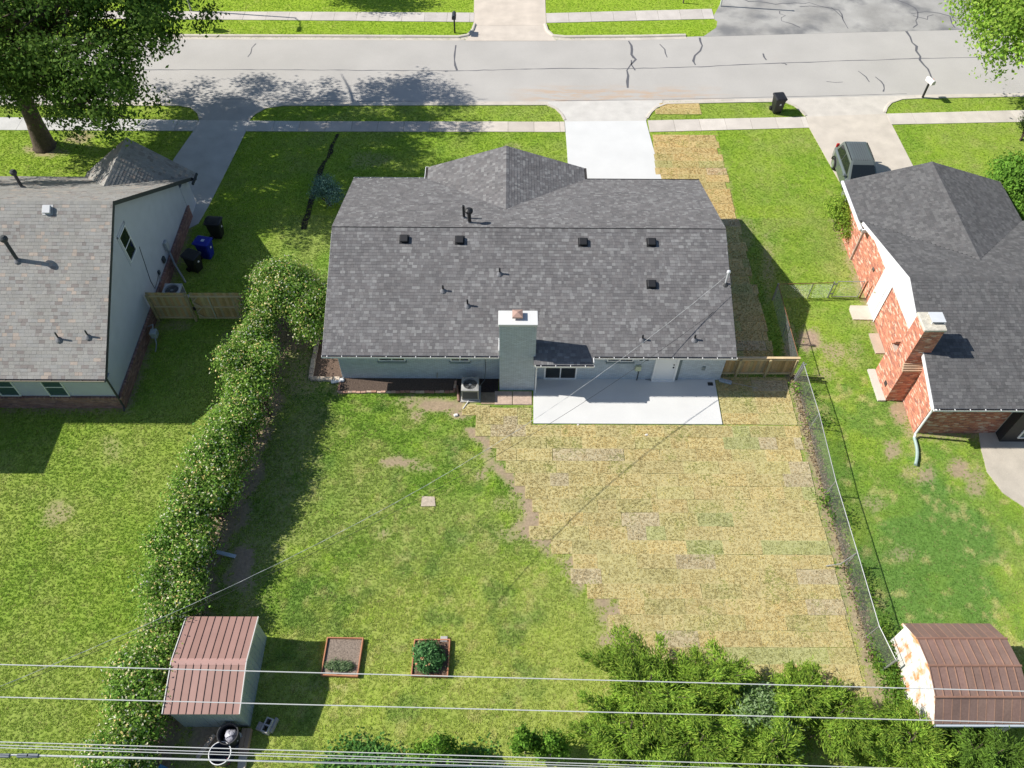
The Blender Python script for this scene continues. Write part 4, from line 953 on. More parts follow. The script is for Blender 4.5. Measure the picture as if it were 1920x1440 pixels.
MB().bbox(16.57, 17.50, CY0-.05, CY1+.05, 4.42, 4.56, .03, (.58, .54, .45)).build('chimney_cap', M['stone'], cb)
fl = MB().box(16.98, 17.42, 21.62, 22.05, 4.56, 4.62, (.3, .3, .3)).build('flue', M['metal'], cb)
MB().box(16.92, 17.48, 21.56, 22.1, 4.68, 4.70, (.62, .64, .66)).box(16.94, 16.96, 21.58, 21.6, 4.56, 4.68).box(17.44, 17.46, 21.58, 21.6, 4.56, 4.68).box(16.94, 16.96, 22.06, 22.08, 4.56, 4.68).box(17.44, 17.46, 22.06, 22.08, 4.56, 4.68).build('flue_cover', M['metal'], fl)
MB().box(16.60, 16.63, 21.52, 21.74, .45, .66, (.05, .04, .04)).build('ash_door', M['metal'], cb)
MB().box(16.30, 16.63, 21.05, 22.8, -.02, .10, (.60, .56, .50)).build('chimney_footing', M['conc'], cb)
MB().box(16.93, 17.38, 23.75, 24.95, -.02, .07, (.5, .42, .33)).build('crawl_vent_kerb', M['conc'], HB)
slab('door_step', [(16.42, 25.82), (17.38, 25.80), (17.40, 26.70), (16.50, 26.72), (16.40, 26.5)], .07, M['conc'], (.68, .60, .50), parent=HB, kind=None)
# rear: patio window, downspout and drain pipe
MB().box(20.9, 25, 18.95, 19.5, 0, 2.22, (.03, .03, .032)).build('recess_shade_block', M['plain'], HB)  # solid near-black block: shade of a covered recess put into its colour
rect_tube_window(HB, (21.5, 18.95, .35), (1, 0, 0), (0, -1, 0), 2.4, 1.75, panes=2, glass='greyglass', name='patio_window')
dn = MB().tube([(17.22, 18.92, 2.36), (17.32, 19.1, 2.2), (17.34, 19.22, 1.9), (17.34, 19.22, .25), (17.3, 19.1, .12)], .05, 8, (.80, .80, .79)).build('downspout', M['metal'], HB)
rp = []
for i in range(40):
    t = i/39; p = Vector((17.3-.42*t, 19.1-1.35*t, .10)) ; p.x += .14*math.sin(t*2.6); rp.append(p)
MB().tube(rp, [.062+.010*(i % 2) for i in range(40)], 9, (.34, .44, .40)).build('drain_hose', M['metal'], dn)

# ================================================================== VEGETATION
def rand_dirs(n):
    v = rng.normal(0, 1, (n, 3)); return v/np.linalg.norm(v, axis=1)[:, None]
def leaf_quads(pos, nrm, length, width, jitter=.6, along=None):
    """diamond leaves at pos facing roughly nrm"""
    n = len(pos)
    nn = nrm+rand_dirs(n)*jitter; nn /= np.linalg.norm(nn, axis=1)[:, None]
    a = rand_dirs(n) if along is None else along+rand_dirs(n)*.35
    u = a-(a*nn).sum(1)[:, None]*nn; u /= np.maximum(np.linalg.norm(u, axis=1), 1e-6)[:, None]
    w = np.cross(nn, u); L = (length*rng.uniform(.6, 1.25, n))[:, None]; W = (width*rng.uniform(.7, 1.2, n))[:, None]
    bend = nn*L*.12
    return np.stack([pos-u*L*.5-bend, pos+w*W*.5, pos+u*L*.5-bend, pos-w*W*.5], 1)
def clump_points(blobs, n, nclump, sig, shell=.45, zmin=.05, bottom=True):
    B = np.array(blobs, float); wgt = (B[:, 3]*B[:, 4]*B[:, 5])**(2/3); wgt /= wgt.sum()
    k = rng.choice(len(B), nclump, p=wgt); d = rand_dirs(nclump)
    if not bottom: d[:, 2] = np.where(d[:, 2] < -.2, -d[:, 2], d[:, 2])
    r = 1-shell*rng.uniform(0, 1, nclump)**1.7
    cc = B[k, :3]+d*B[k, 3:6]*r[:, None]
    j = rng.integers(0, nclump, n); p = cc[j]+rng.normal(0, 1, (n, 3))*sig*np.array((1, 1, .75)); nr = d[j]*.9+(p-cc[j])/sig*.45; nr[:, 2] += .45
    ok = p[:, 2] > zmin
    return p[ok], nr[ok]/np.linalg.norm(nr[ok], axis=1)[:, None], cc, j[ok]
def tints(n, cols, idx=None, nj=None, var=.22):
    cols = np.array(cols); c = cols[rng.integers(0, len(cols), n)]
    if idx is not None:
        cv = rng.uniform(.75, 1.25, idx.max()+1); c = c*cv[idx][:, None]
    return c*rng.uniform(1-var, 1+var, n)[:, None]
def limbs(root, base, tops, r0, name='trunk', hub=None, material='bark', fork=.55):
    mb = MB(); base = Vector(base); hub = Vector(hub)
    mb.tube([base-Vector((0, 0, .1)), base+Vector((0, 0, .12)), base.lerp(hub, .35), hub], [r0*1.5, r0*1.15, r0*.85, r0*.7], 9)
    for t in tops:
        t = Vector(t); mid = hub.lerp(t, .5)+Vector((random.uniform(-.3, .3), random.uniform(-.3, .3), random.uniform(0, .4)))*(t-hub).length*.25
        mb.tube([hub-Vector((0, 0, .1)), hub.lerp(mid, .5), mid, t], [r0*.55, r0*.4, r0*.25, r0*.06], 6)
        for q in range(2):
            e = mid.lerp(t, random.uniform(.1, .5)); f = e+Vector((random.uniform(-1, 1), random.uniform(-1, 1), random.uniform(-.2, .8)))*(t-hub).length*.3
            mb.tube([e, e.lerp(f, .5)+Vector((0, 0, .1)), f], [r0*.2, r0*.12, r0*.03], 5)
    mb.smooth = True
    return mb.build(name, M[material], root)
def tree(name, base, blobs, n, nclump, sig, leaf, cols, label, cat='tree', r0=.3, hub=None, group=None, shell=.5, material='leaf', ntops=14):
    t = thing(name, base, label, cat, group)
    p, nr, cc, j = clump_points(blobs, n, nclump, sig, shell, zmin=.4)
    np_mesh('crown', leaf_quads(p, nr, leaf[0], leaf[1], .8), 4, tints(len(p), cols, j), M[material], t)
    sel = cc[rng.choice(len(cc), min(ntops, len(cc)), replace=False)]
    limbs(t, base, [tuple(q) for q in sel], r0, hub=hub or (base[0], base[1], base[2]+2.5))
    return t
OAK = [(.10, .19, .03), (.08, .155, .025), (.125, .225, .035), (.065, .13, .022), (.15, .25, .04)]
BRIGHT = [(.24, .40, .05), (.30, .46, .06), (.18, .33, .04), (.34, .48, .08)]
b0 = at(85, 275)
tree('shade_tree', (b0.x, b0.y, 0), [(-25.5, 39.0, 9.6, 4.6, 4.6, 3.2), (-20.5, 38.2, 9.4, 4.2, 4.4, 3.2), (-17.4, 37.6, 8.4, 3.0, 3.4, 2.4), (-18.6, 34.2, 7.6, 2.9, 2.6, 2.2), (-22.6, 33.8, 8.0, 3.2, 2.6, 2.2), (-29, 38, 8.4, 3.6, 4.0, 3.0),
      (-22.5, 42.6, 9.8, 4.6, 4.0, 3.0), (-17.4, 42.2, 9.6, 3.6, 3.4, 2.6), (-21.5, 38.6, 12.4, 4.2, 4.6, 2.4), (-27, 43, 9, 4.4, 4, 3), (-20.6, 34.0, 5.4, 1.9, 1.5, 1.4), (-26.5, 35.5, 6.4, 2.6, 2.0, 1.7), (-17.0, 45.2, 10.2, 2.6, 2.4, 2.0), (-28.5, 33.2, 9.2, 3.2, 2.6, 2.2), (-26.2, 37.4, 5.6, 2.3, 1.5, 1.3), (-23.2, 36.4, 5.2, 2.0, 1.5, 1.3)],
     95000, 700, .36, (.21, .125), OAK, 'huge dark green shade tree behind the left house, with its leaning trunk at the pavement', r0=.52, hub=(b0.x+.5, b0.y-.2, 4.6), shell=.8, ntops=60)
tree('shade_tree', (33.0, 43.0, 0), [(28.2, 42.4, 7.0, 3.4, 3.4, 2.6), (27.0, 40.0, 6.4, 2.4, 2.2, 1.9), (29.5, 46, 8, 4, 3.6, 3), (26.4, 43.6, 6.0, 1.9, 2, 1.5), (30.5, 40, 7.5, 3, 3, 2.4)],
     26000, 230, .42, (.22, .13), BRIGHT, 'bright green tree leaning into the top right corner over the road', r0=.35, hub=(32.4, 43, 3.8), shell=.6)
tree('shade_tree', (-17.2, 57.4, 0), [(-16.2, 56.0, 6.4, 2.6, 2.0, 1.7), (-14.2, 55.6, 5.8, 2.0, 1.7, 1.2), (-17.8, 56.8, 7.0, 2.4, 2.2, 1.6)],
     12000, 130, .36, (.18, .11), OAK, 'tree across the road just past the top edge that shades the far pavement', r0=.22, hub=(-17, 57.2, 3.2), shell=.8)
def bush(name, c, blobs, n, nclump, sig, leaf, cols, label, cat='shrub', group=None, material='leaf', stems=6, shell=.4, along=None, crown='foliage', r0=.05):
    t = thing(name, (c[0], c[1], 0), label, cat, group)
    p, nr, cc, j = clump_points(blobs, n, nclump, sig, shell, zmin=.02, bottom=False)
    al = None
    if along is not None:
        ctr = np.array([c[0], c[1], 0.]); al = (cc[j]-ctr)*np.array((.6, .6, .35)); al = al/np.maximum(np.linalg.norm(al, axis=1), .01)[:, None]+np.array((0, 0, along))
    np_mesh(crown, leaf_quads(p, nr, leaf[0], leaf[1], .7, al), 4, tints(len(p), cols, j), M[material], t)
    sel = cc[rng.choice(len(cc), min(stems, len(cc)), replace=False)]
    mb = MB()
    for q in sel: mb.tube([(c[0]+random.uniform(-.1, .1), c[1]+random.uniform(-.1, .1), -.05), ((c[0]+q[0])/2, (c[1]+q[1])/2, q[2]*.6), tuple(q)], [r0, r0*.7, r0*.25], 5)
    mb.build('stems', M['bark'], t)
    return t
# hedge of honeysuckle in flower, and the tall bush at its far end
HL_COL = [(.19, .345, .055), (.24, .40, .065), (.13, .27, .05), (.31, .44, .09), (.20, .36, .055)]
def hedge(name, c, blobs, n, nclump, label, nflower, cat):
    t = thing(name, (c[0], c[1], 0), label, cat)
    p, nr, cc, j = clump_points(blobs, n, nclump, .19, .30, zmin=.03, bottom=False)
    np_mesh('foliage', leaf_quads(p, nr, .10, .06, .75), 4, tints(len(p), HL_COL, j), M['leaf'], t)
    # dark twiggy heart of the hedge
    pi, ni, ci, ji = clump_points([(b[0], b[1], b[2], b[3]*.72, b[4]*.72, b[5]*.78) for b in blobs], n//4, nclump//4, .3, .6, zmin=.03, bottom=False)
    np_mesh('inner_leaves', leaf_quads(pi, ni, .14, .09, 1.), 4, tints(len(pi), HL_COL, ji), M['leaf'], t, 'stuff')
    s = rng.choice(len(p), nflower, replace=False); s = s[nr[s, 2] > -.1]
    f = p[s]+nr[s]*.05; fc = np.array([(.78, .74, .50), (.80, .62, .22), (.76, .76, .62), (.80, .68, .34)])
    np_mesh('blossoms', np.concatenate([leaf_quads(f, nr[s], .095, .05, .6), leaf_quads(f+rng.normal(0, .02, f.shape), nr[s], .09, .045, .9)]), 4, np.concatenate([fc[rng.integers(0, 4, len(f))]]*2), M['petal'], t, 'stuff')
    mb = MB()
    for b in blobs:
        for q in range(5): mb.tube([(b[0]+random.uniform(-.3, .3), b[1]+random.uniform(-.3, .3), -.05), (b[0]+random.uniform(-.6, .6), b[1]+random.uniform(-.6, .6), b[2]*.8), (b[0]+random.uniform(-.9, .9)*b[3]*.8, b[1]+random.uniform(-.9, .9)*b[4]*.8, b[2]+b[5]*.5)], [.03, .02, .008], 4)
    mb.build('stems', M['bark'], t)
hb = []
for i, (x, y, r, h) in enumerate(HEDGE_AX[1:]):
    r *= .9; hb.append((x, y, h*.42, r*.82, r*.95, h*.44))
    for q in range(5):
        k_ = random.uniform(.36, .60)*r
        hb.append((x+random.uniform(-.55, .6)*r, y+random.uniform(-1.0, 1.0), h*random.uniform(.45, .80), k_, k_, k_*random.uniform(.8, 1.1)))
hedge('flowering_hedge', (-11.4, 14.5), hb, 130000, 1300, 'long sprawling hedge of cream flowered honeysuckle down the left of the back garden', 14000, 'hedge')
hedge('flowering_bush', (-9.9, 25.5), [(-10.2, 25.7, 1.7, 1.5, 1.45, 1.45), (-9.0, 25.3, 1.35, 1.3, 1.5, 1.3), (-11.2, 25.5, 1.1, .8, 1.0, 1.0), (-8.8, 24.4, 1.0, .9, .8, .9), (-10.0, 26.1, 2.2, 1.0, .9, .9)], 26000, 260, 'tall rounded honeysuckle bush between the left timber gate and the middle house', 3000, 'bush')
s0 = at(618, 385)
bush('blue_shrub', (s0.x, s0.y), [(s0.x-.1, s0.y+.2, 1.0, .55, .5, .7), (s0.x+.4, s0.y-.1, .7, .5, .5, .5), (s0.x-.45, s0.y+.1, .7, .4, .4, .4)], 5200, 70, .15, (.10, .035), [(.13, .25, .20), (.17, .30, .25), (.10, .20, .16)], 'blue green conifer shrub on the shaded lawn left of the middle house', along=.5, material='leafmatte')
s0 = at(1566, 432)
bush('clipped_shrub', (s0.x, s0.y), [(s0.x, s0.y+.2, 1.0, .72, .75, .85), (s0.x+.2, s0.y-.7, .7, .6, .6, .65), (s0.x+.1, s0.y+.9, .7, .5, .5, .6)], 8500, 90, .17, (.12, .05), [(.25, .40, .045), (.32, .46, .06), (.19, .33, .04), (.38, .50, .08)], 'yellow green shrub against the front corner of the red brick house', along=.6)
bush('round_shrub', (26.4, 33.6), [(26.2, 33.8, 1.7, 1.3, 1.4, 1.3), (27.2, 33.2, 1.4, 1.4, 1.4, 1.2), (26.0, 32.4, 1.0, .9, .9, .9)], 14000, 150, .26, (.17, .10), [(.15, .31, .04), (.20, .38, .05), (.12, .25, .035)], 'rounded green bush cut by the right edge beyond the brick house roof', along=.3)
s0 = at(1912, 262)
bush('dark_sapling', (s0.x, s0.y), [(s0.x, s0.y, .9, .5, .5, .6)], 900, 24, .16, (.14, .07), [(.05, .09, .02), (.07, .11, .03)], 'small dark sapling on the far right front lawn', cat='sapling')
# cedars along the back
CED = [(.20, .335, .035), (.25, .385, .045), (.14, .255, .03), (.32, .43, .06), (.21, .345, .035)]
SIL = [(.26, .39, .15), (.33, .45, .22), (.21, .34, .10)]
def cedar(px, py, zt, r, n, label, cols=CED, leaf=(.17, .034), along=.4):
    """branches sweep out and up from the stem, each a feathery spray with gaps between"""
    c = at(px, py, zt*.6); t = thing('cedar', (c.x, c.y, 0), label, 'cedar', 'cedars along the back boundary')
    P_ = []; D_ = []; J_ = []; nb = int(46*r); mb = MB(); k = 0
    mb.tube([(c.x, c.y, -.05), (c.x+.03, c.y, zt*.5), (c.x, c.y+.05, zt*.95)], [.07, .05, .015], 6)
    for q in range(nb):
        az = random.uniform(0, 6.283); up = random.uniform(-.05, 1.0)**1.0; hz = zt*random.uniform(.12, .72); L = r*random.uniform(.35, 1.3)*(1.15-.45*hz/zt); st_ = (random.uniform(-.45, .45)*r, random.uniform(-.4, .4)*r)
        d = np.array((math.cos(az), math.sin(az), max(up, 0)*.8)); d /= np.linalg.norm(d); b0 = np.array((c.x+st_[0], c.y+st_[1], hz))
        m = int(n*1.8/nb); u = rng.uniform(.18, 1.0, m)**.8; side = np.array((-math.sin(az), math.cos(az), 0)); wv = rng.normal(0, 1, m)*(.05+.17*(1-u)*r)*1.0
        p = b0+d*(u*L)[:, None]+side*wv[:, None]+rng.normal(0, .045, (m, 3))+np.array((0, 0, 1))*(.10*np.sin(u*5+q))[:, None]
        P_.append(p); D_.append(d+side*np.sign(wv)[:, None]*.55+np.array((0, 0, .15))); J_.append(np.full(m, q))
        mb.tube([tuple(b0), tuple(b0+d*L*.85)], [.022, .006], 4)
    e_ = rng.choice(nb, 1)[0]; P_ = [q_+(rng.normal(0, .10, q_.shape)*(rng.uniform(0, 1, len(q_)) < .3)[:, None]) for q_ in P_]
    p = np.concatenate(P_); d = np.concatenate(D_); j = np.concatenate(J_); ok = p[:, 2] > .03; p, d, j = p[ok], d[ok], j[ok]
    nr = np.tile(np.array((0, 0, 1.)), (len(p), 1))+rng.normal(0, .35, (len(p), 3))
    np_mesh('crown', leaf_quads(p, nr/np.linalg.norm(nr, axis=1)[:, None], leaf[0], leaf[1], .35, d/np.linalg.norm(d, axis=1)[:, None]), 4, tints(len(p), cols, j), M['leafmatte'], t)
    mb.build('trunk', M['bark'], t)
cedar(1215, 1285, 2.6, 1.55, 17000, 'broad ragged cedar nearest the turf, under the upper wires')
cedar(1330, 1290, 2.4, 1.25, 11000, 'ragged cedar right of the broadest one')
cedar(1180, 1370, 2.4, 1.35, 11500, 'yellow green cedar at the left end of the cedar row')
cedar(1310, 1395, 2.4, 1.35, 11500, 'low cedar in the middle of the row at the bottom edge')
cedar(1490, 1300, 2.2, 1.05, 9000, 'bluish green cedar beside the silvery bush')
cedar(1570, 1345, 2.2, 1.1, 10000, 'cedar with feathery yellow green sprays left of the bare gap')
cedar(1440, 1400, 2.3, 1.2, 10000, 'cedar below the silvery bush at the bottom edge')
cedar(1700, 1395, 2.2, 1.25, 10000, 'cedar in front of the rusted barn shed corner')
cedar(1860, 1420, 2.2, 1.2, 9000, 'cedar in the bottom right corner below the barn shed', cols=[(.12, .22, .03), (.16, .28, .035), (.10, .18, .025)])
c = at(1420, 1335, 1.2)
bush('silvery_bush', (c.x, c.y), [(c.x, c.y, .9, 1.0, .9, .8), (c.x+.6, c.y-.5, .8, .7, .6, .6)], 5200, 70, .2, (.15, .06), SIL, 'silvery leaved bush among the cedars', along=.4)
c = at(985, 1415)
for px, py, h, lab in ((985, 1412, 1.9, 'slim young tree with a pale stem at the bottom edge'), (1032, 1416, 1.5, 'leafy young tree right of the pale stemmed one'), (825, 1418, 1.4, 'bushy young tree left of the pale stemmed one')):
    q = at(px, py); t = thing('young_tree', (q.x, q.y, 0), lab, 'sapling', 'saplings along the back boundary')
    w_ = .5 if h < 1.6 else .32; dx = -.1 if h > 1.6 else .0
    bl = [(q.x+dx, q.y+.1, h*.85, w_*.6, w_*.6, .35), (q.x-w_*.7, q.y-.05, h*.6, w_*.6, w_*.6, .3), (q.x+w_*.6, q.y+.1, h*.55, w_*.7, w_*.6, .35), (q.x+dx, q.y+.1, h*1.0, w_*.4, w_*.4, .3)]
    if px == 825: bl += [(q.x+1.0, q.y-.2, .5, .6, .3, .35), (q.x-.5, q.y-.1, .6, .5, .3, .3)]
    p, nr, cc, j = clump_points(bl, 1900, 46, .10, .6, zmin=.05)
    np_mesh('crown', leaf_quads(p, nr, .12, .075, .8), 4, tints(len(p), [(.15, .30, .035), (.20, .36, .045), (.11, .23, .03)], j), M['leaf'], t)
    limbs(t, (q.x, q.y, 0), [tuple(v) for v in cc[:9]], .028, hub=(q.x+.03, q.y+.03, h*.5), material='twig')
# ivy and weeds (uncountable)
def weeds(name, pts, n, hgt, leaf, cols, label, sig=.25):
    P_ = np.array([tuple(at(*p)) for p in pts]); k = rng.integers(0, len(P_), n)
    p = P_[k]+rng.normal(0, sig, (n, 3)); p[:, 2] = rng.uniform(.02, hgt, n)
    nr = np.tile(np.array((0, 0, 1.)), (n, 1))
    o = np_mesh(name, leaf_quads(p, nr, leaf[0], leaf[1], .8), 4, tints(n, cols), M['leaf'])
    tag(o, label, 'weeds', kind='stuff')
weeds('ivy', [(620+22*i, 1424+random.uniform(-6, 26)) for i in range(14)]+[(660, 1410), (690, 1414)], 3000, .22, (.12, .09), [(.12, .28, .06), (.17, .34, .07), (.09, .22, .05)], 'low ivy spreading along the bottom edge below the flower beds')
weeds('fence_weeds', [(1500, 735), (1530, 790), (1570, 975), (1548, 940), (1600, 1075), (1618, 1120), (1645, 1180), (1648, 1215), (1655, 1235), (1662, 1260), (1668, 1285), (1680, 1300), (1690, 1320), (1700, 1335), (1672, 1240), (1680, 1265), (1660, 1225), (1655, 1250)], 3600, .5, (.12, .06), [(.13, .26, .03), (.18, .30, .04), (.09, .19, .03)], 'weeds growing along the foot of the wire fence and barn shed')
weeds('dry_leaves', [(1489+ (1640-1489)*t, 712+(1230-712)*t) for t in np.linspace(0, 1, 40)], 3000, .05, (.09, .06), [(.34, .25, .15), (.40, .32, .21), (.24, .17, .11), (.46, .39, .28)], 'dry brown leaves caught along the foot of the wire fence', sig=.14)

# ================================================================== FENCES
FG = [(.46, .31, .14), (.52, .37, .19), (.40, .27, .12), (.45, .36, .18), (.50, .33, .16), (.42, .34, .20)]
def timber_fence(name, x0, x1, y, h, label, posts, rails, cat, cols, capped=False):
    t = thing(name, ((x0+x1)/2, y, 0), label, cat)
    x = x0; w = .14
    while x < x1-.03:
        xe = min(x+w-.008, x1); dh = random.uniform(-.012, .012)
        MB().bbox(x, xe, y+.02, y+.038, .04, h+dh, .004, jit(random.choice(cols), .12)).build('board', M['cedar'], t); x += w
    for z in rails: MB().bbox(x0, x1, y-.035, y+.018, z, z+.085, .006, jit((.58, .46, .27), .06)).build('rail', M['cedar'], t)
    for px in posts: MB().bbox(px-.05, px+.05, y-.14, y-.037, -.05, h-.02, .008, jit((.44, .36, .20), .06)).build('post', M['cedar'], t)
    if capped: MB().bbox(x0, x1+.03, y-.06, y+.06, h+.014, h+.05, .006, (.66, .50, .29)).build('cap_rail', M['cedar'], t)
    return t
timber_fence('timber_fence', 9.52, 12.83, 22.50, 1.2, 'low new timber fence between the patio corner and the wire fence', (10.25, 11.56, 12.74), (.10, 1.06), 'fence', FG, capped=True)
GL_ = [tuple(v*1.15 for v in c) for c in FG]
fL = timber_fence('timber_fence', -16.5, -14.62, 25.66, 1.8, 'fixed timber panel against the wall of the left house', (-16.42, -14.66), (.12, .85, 1.55), 'fence', GL_)
gL = timber_fence('timber_gate', -14.52, -12.05, 25.66, 1.8, 'timber yard gate with diagonal braces ending at the flowering bush', (), (.12, .85, 1.55), 'gate', GL_)
for xa, za, xb, zb in ((-14.48, .55, -14.15, .88), (-14.48, 1.2, -14.15, .92), (-14.48, 1.25, -14.2, 1.56), (-14.48, .45, -14.2, .18), (-12.4, 1.56, -12.1, 1.3)):
    MB().tube([(xa, 25.61, za), (xb, 25.61, zb)], .035, 4, (.56, .46, .28)).build('brace', M['cedar'], gL)
MB().bbox(-13.72, -13.66, 25.60, 25.642, .12, 1.6, .004, (.52, .50, .36)).build('brace', M['cedar'], gL)
MB().bbox(-14.56, -14.46, 25.55, 25.60, .75, .95, .005, (.03, .03, .03)).build('latch', M['metal'], gL)

def wire_fence(name, pts, h, label, cat='fence', group=None, railm='galv', post_r=.022, mesh=True, corner=(), lean=.0, wr=.0032):
    a0 = pts[0]; t = thing(name, (a0[0], a0[1], 0), label, cat, group)
    for i, p in enumerate(pts):
        r = .036 if i in corner else post_r
        MB().tube([(p[0], p[1], -.05), (p[0]+lean, p[1], h+(.04 if i in corner else 0))], r, 7).build('post', M['galv'], t)
    MB().tube([(p[0]+lean, p[1], h) for p in pts], .017, 6).build('top_rail', M[railm], t)
    if mesh:
        mb = MB(); pitch = .075; r = wr
        for a, b in zip(pts, pts[1:]):
            A = Vector((a[0], a[1], 0)); B = Vector((b[0], b[1], 0)); L = (B-A).length; d = (B-A)/L; H_ = h-.02
            s = -H_
            while s < L:
                for sg in (1, -1):
                    u0, z0, u1, z1 = (s, .03, s+H_, H_) if sg == 1 else (s, H_, s+H_, .03)
                    c0, c1 = max(u0, 0), min(u1, L)
                    if c1-c0 < .02: continue
                    za = z0+(z1-z0)*(c0-u0)/(u1-u0); zb = z0+(z1-z0)*(c1-u0)/(u1-u0)
                    mb.tube([A+d*c0+Vector((lean*za/h, 0, za)), A+d*c1+Vector((lean*zb/h, 0, zb))], r, 3, caps=False)
                s += pitch
        mb.build('wire_mesh', M['galv'], t, 'stuff')
    return t
fence_pts = [(12.88, 22.3), (12.96, 19.6), (12.88, 16.35), (12.95, 13.3), (13.0, 10.5), (13.25, 9.3)]
wf = wire_fence('wire_fence', fence_pts, 1.12, 'long galvanised chain link fence down the right side of the turf', corner=(0, 5), lean=.1)
MB().tube([(12.88, 22.18, 0), (12.98, 22.18, 1.14)], .03, 7).tube([(12.97, 22.24, 0), (13.07, 22.24, 1.14)], .03, 7).build('end_post', M['galv'], wf)
MB().tube([(12.2, 13.25, .05), (12.65, 13.2, .35), (13.02, 13.3, 1.05)], .02, 6).build('stay', M['galv'], wf)
wire_fence('wire_fence', [(12.84, 22.6), (12.83, 24.8), (12.82, 27.1)], 1.1, 'short run of chain link with a rusty rail behind the timber fence', railm='rust', lean=.0, corner=(2,), wr=.002)
wire_fence('wire_fence', [(12.90, 27.16), (14.55, 27.22), (15.55, 27.27)], 1.05, 'chain link cross fence with a brown rail leading to the gate', railm='rust', corner=(2,), wr=.0016)
gt = thing('wire_gate', (16.3, 27.28, 0), 'open framed wire gate beside the red brick house wall', 'gate')
gfr = MB().tube([(15.72, 27.28, .08), (15.72, 27.28, 1.12), (16.98, 27.28, 1.12), (16.98, 27.28, .08), (15.72, 27.28, .08)], .022, 6).build('gate_frame', M['galv'], gt)
MB().tube([(17.10, 27.26, -.05), (17.10, 27.26, 1.15)], .035, 7).build('post', M['rust'], gt)
MB().box(15.6, 15.74, 27.26, 27.3, .25, .31).box(15.6, 15.74, 27.26, 27.3, .9, .96).build('hinges', M['galv'], gt)
k = MB()
for i in range(-14, 18):
    for sg in (1, -1):
        u0 = 15.72+i*.075; pts_ = [(u0, .1), (u0+1.0, 1.1)] if sg == 1 else [(u0, 1.1), (u0+1.0, .1)]
        c0, c1 = max(u0, 15.73), min(u0+1, 16.97)
        if c1-c0 < .03: continue
        f_ = lambda u: pts_[0][1]+(pts_[1][1]-pts_[0][1])*(u-u0)
        k.tube([(c0, 27.28, f_(c0)), (c1, 27.28, f_(c1))], .0014, 3, caps=False)
k.build('wire_mesh', M['galv'], gt, 'stuff')

# ================================================================== SHEDS
SG = [(.34, .39, .385), (.36, .41, .40), (.33, .38, .375)]
sh = thing('metal_shed', (-9.75, 8.92, 0), 'small metal shed with pinkish brown panelled roof beside the hedge', 'shed')
sx0, sx1, sy0, sy1, sye0, sye1, syr = -10.85, -8.62, 7.38, 10.48, 7.31, 10.53, 8.88
wl_ = MB().box(sx0+.015, sx1-.015, sy0+.015, sy1-.015, -.02, 1.72, (.30, .34, .335))
for x in (sx0+.015, sx1-.02): wl_.add([(x, sy0, 1.72), (x, sy1, 1.72), (x, syr, 2.02)], [(0, 1, 2)] if x > -9.7 else [(0, 2, 1)], SG[0])
wl_ = wl_.build('wall', M['metal'], sh)
def sheet_wall(root, P0, Ud, Nd, L, H, n, cols, material):
    P0 = Vector(P0); Ud = Vector(Ud); Nd = Vector(Nd)
    for i in range(n):
        u0, u1 = L*i/n+.004, L*(i+1)/n-.004; p = [(u0, .0), (u0+.012, .016), (u0+(u1-u0)*.48, .016), (u0+(u1-u0)*.5, .006), (u0+(u1-u0)*.52, .016), (u1-.012, .016), (u1, 0)]
        mb = MB()
        for (a, d0), (b, d1) in zip(p, p[1:]):
            mb.quad(*[P0+Ud*u+Nd*d+Vector((0, 0, z)) for u, d, z in ((a, d0, 0), (b, d1, 0), (b, d1, H), (a, d0, H))], jit(cols[i % len(cols)], .04))
        mb.build('wall_panel', M[material], root)
sheet_wall(sh, (sx0, sy0+.015, 0), (1, 0, 0), (0, -1, 0), sx1-sx0, 1.70, 7, SG, 'metal')
sheet_wall(sh, (sx1-.015, sy0, 0), (0, 1, 0), (1, 0, 0), sy1-sy0, 1.70, 8, SG, 'metal')
SR = [(.345, .20, .165), (.36, .21, .175), (.33, .19, .155), (.35, .205, .17)]
rf = thing('roof', (-9.75, 8.9, 1.75), None, None); rf.parent = sh; rf.location = Vector((-9.75, 8.9, 1.75))-wpos(sh)
rx0, rx1 = -10.98, -8.52; N_ = 10; pw = (rx1-rx0)/N_
for s_, ye in ((-1, sye0), (1, sye1)):
    for i in range(N_):
        a, b = rx0+i*pw, rx0+(i+1)*pw; mb = MB(); t_ = jit(random.choice(SR), .03); zE, zR = 1.76, 2.08
        yr = syr+s_*.06
        pr = [(a+.002, 0), (a+.005, .034), (a+.014, .034), (a+.02, .012), (b-.002, .012)]
        for (u0, d0), (u1, d1) in zip(pr, pr[1:]):
            q = [(u0, ye, zE+d0), (u1, ye, zE+d1), (u1, yr, zR+d1), (u0, yr, zR+d0)]
            mb.add(q if s_ < 0 else q[::-1], [(0, 1, 2, 3)], t_ if d1 < .03 and d0 < .03 else tuple(v*.34 for v in t_))
        q = [(a, ye, zE+.012), (b, ye, zE+.012), (b, ye, zE-.05), (a, ye, zE-.05)]
        mb.add(q if s_ > 0 else q[::-1], [(0, 1, 2, 3)], (.62, .52, .46))
        mb.build('roof_panel', M['metal'], rf)
MB().add([(rx0, syr-.11, 2.09), (rx1, syr-.11, 2.09), (rx1, syr, 2.135), (rx0, syr, 2.135), (rx1, syr+.11, 2.09), (rx0, syr+.11, 2.09)], [(0, 1, 2, 3), (3, 2, 4, 5)], (.48, .29, .25)).build('ridge_strip', M['metal'], rf)
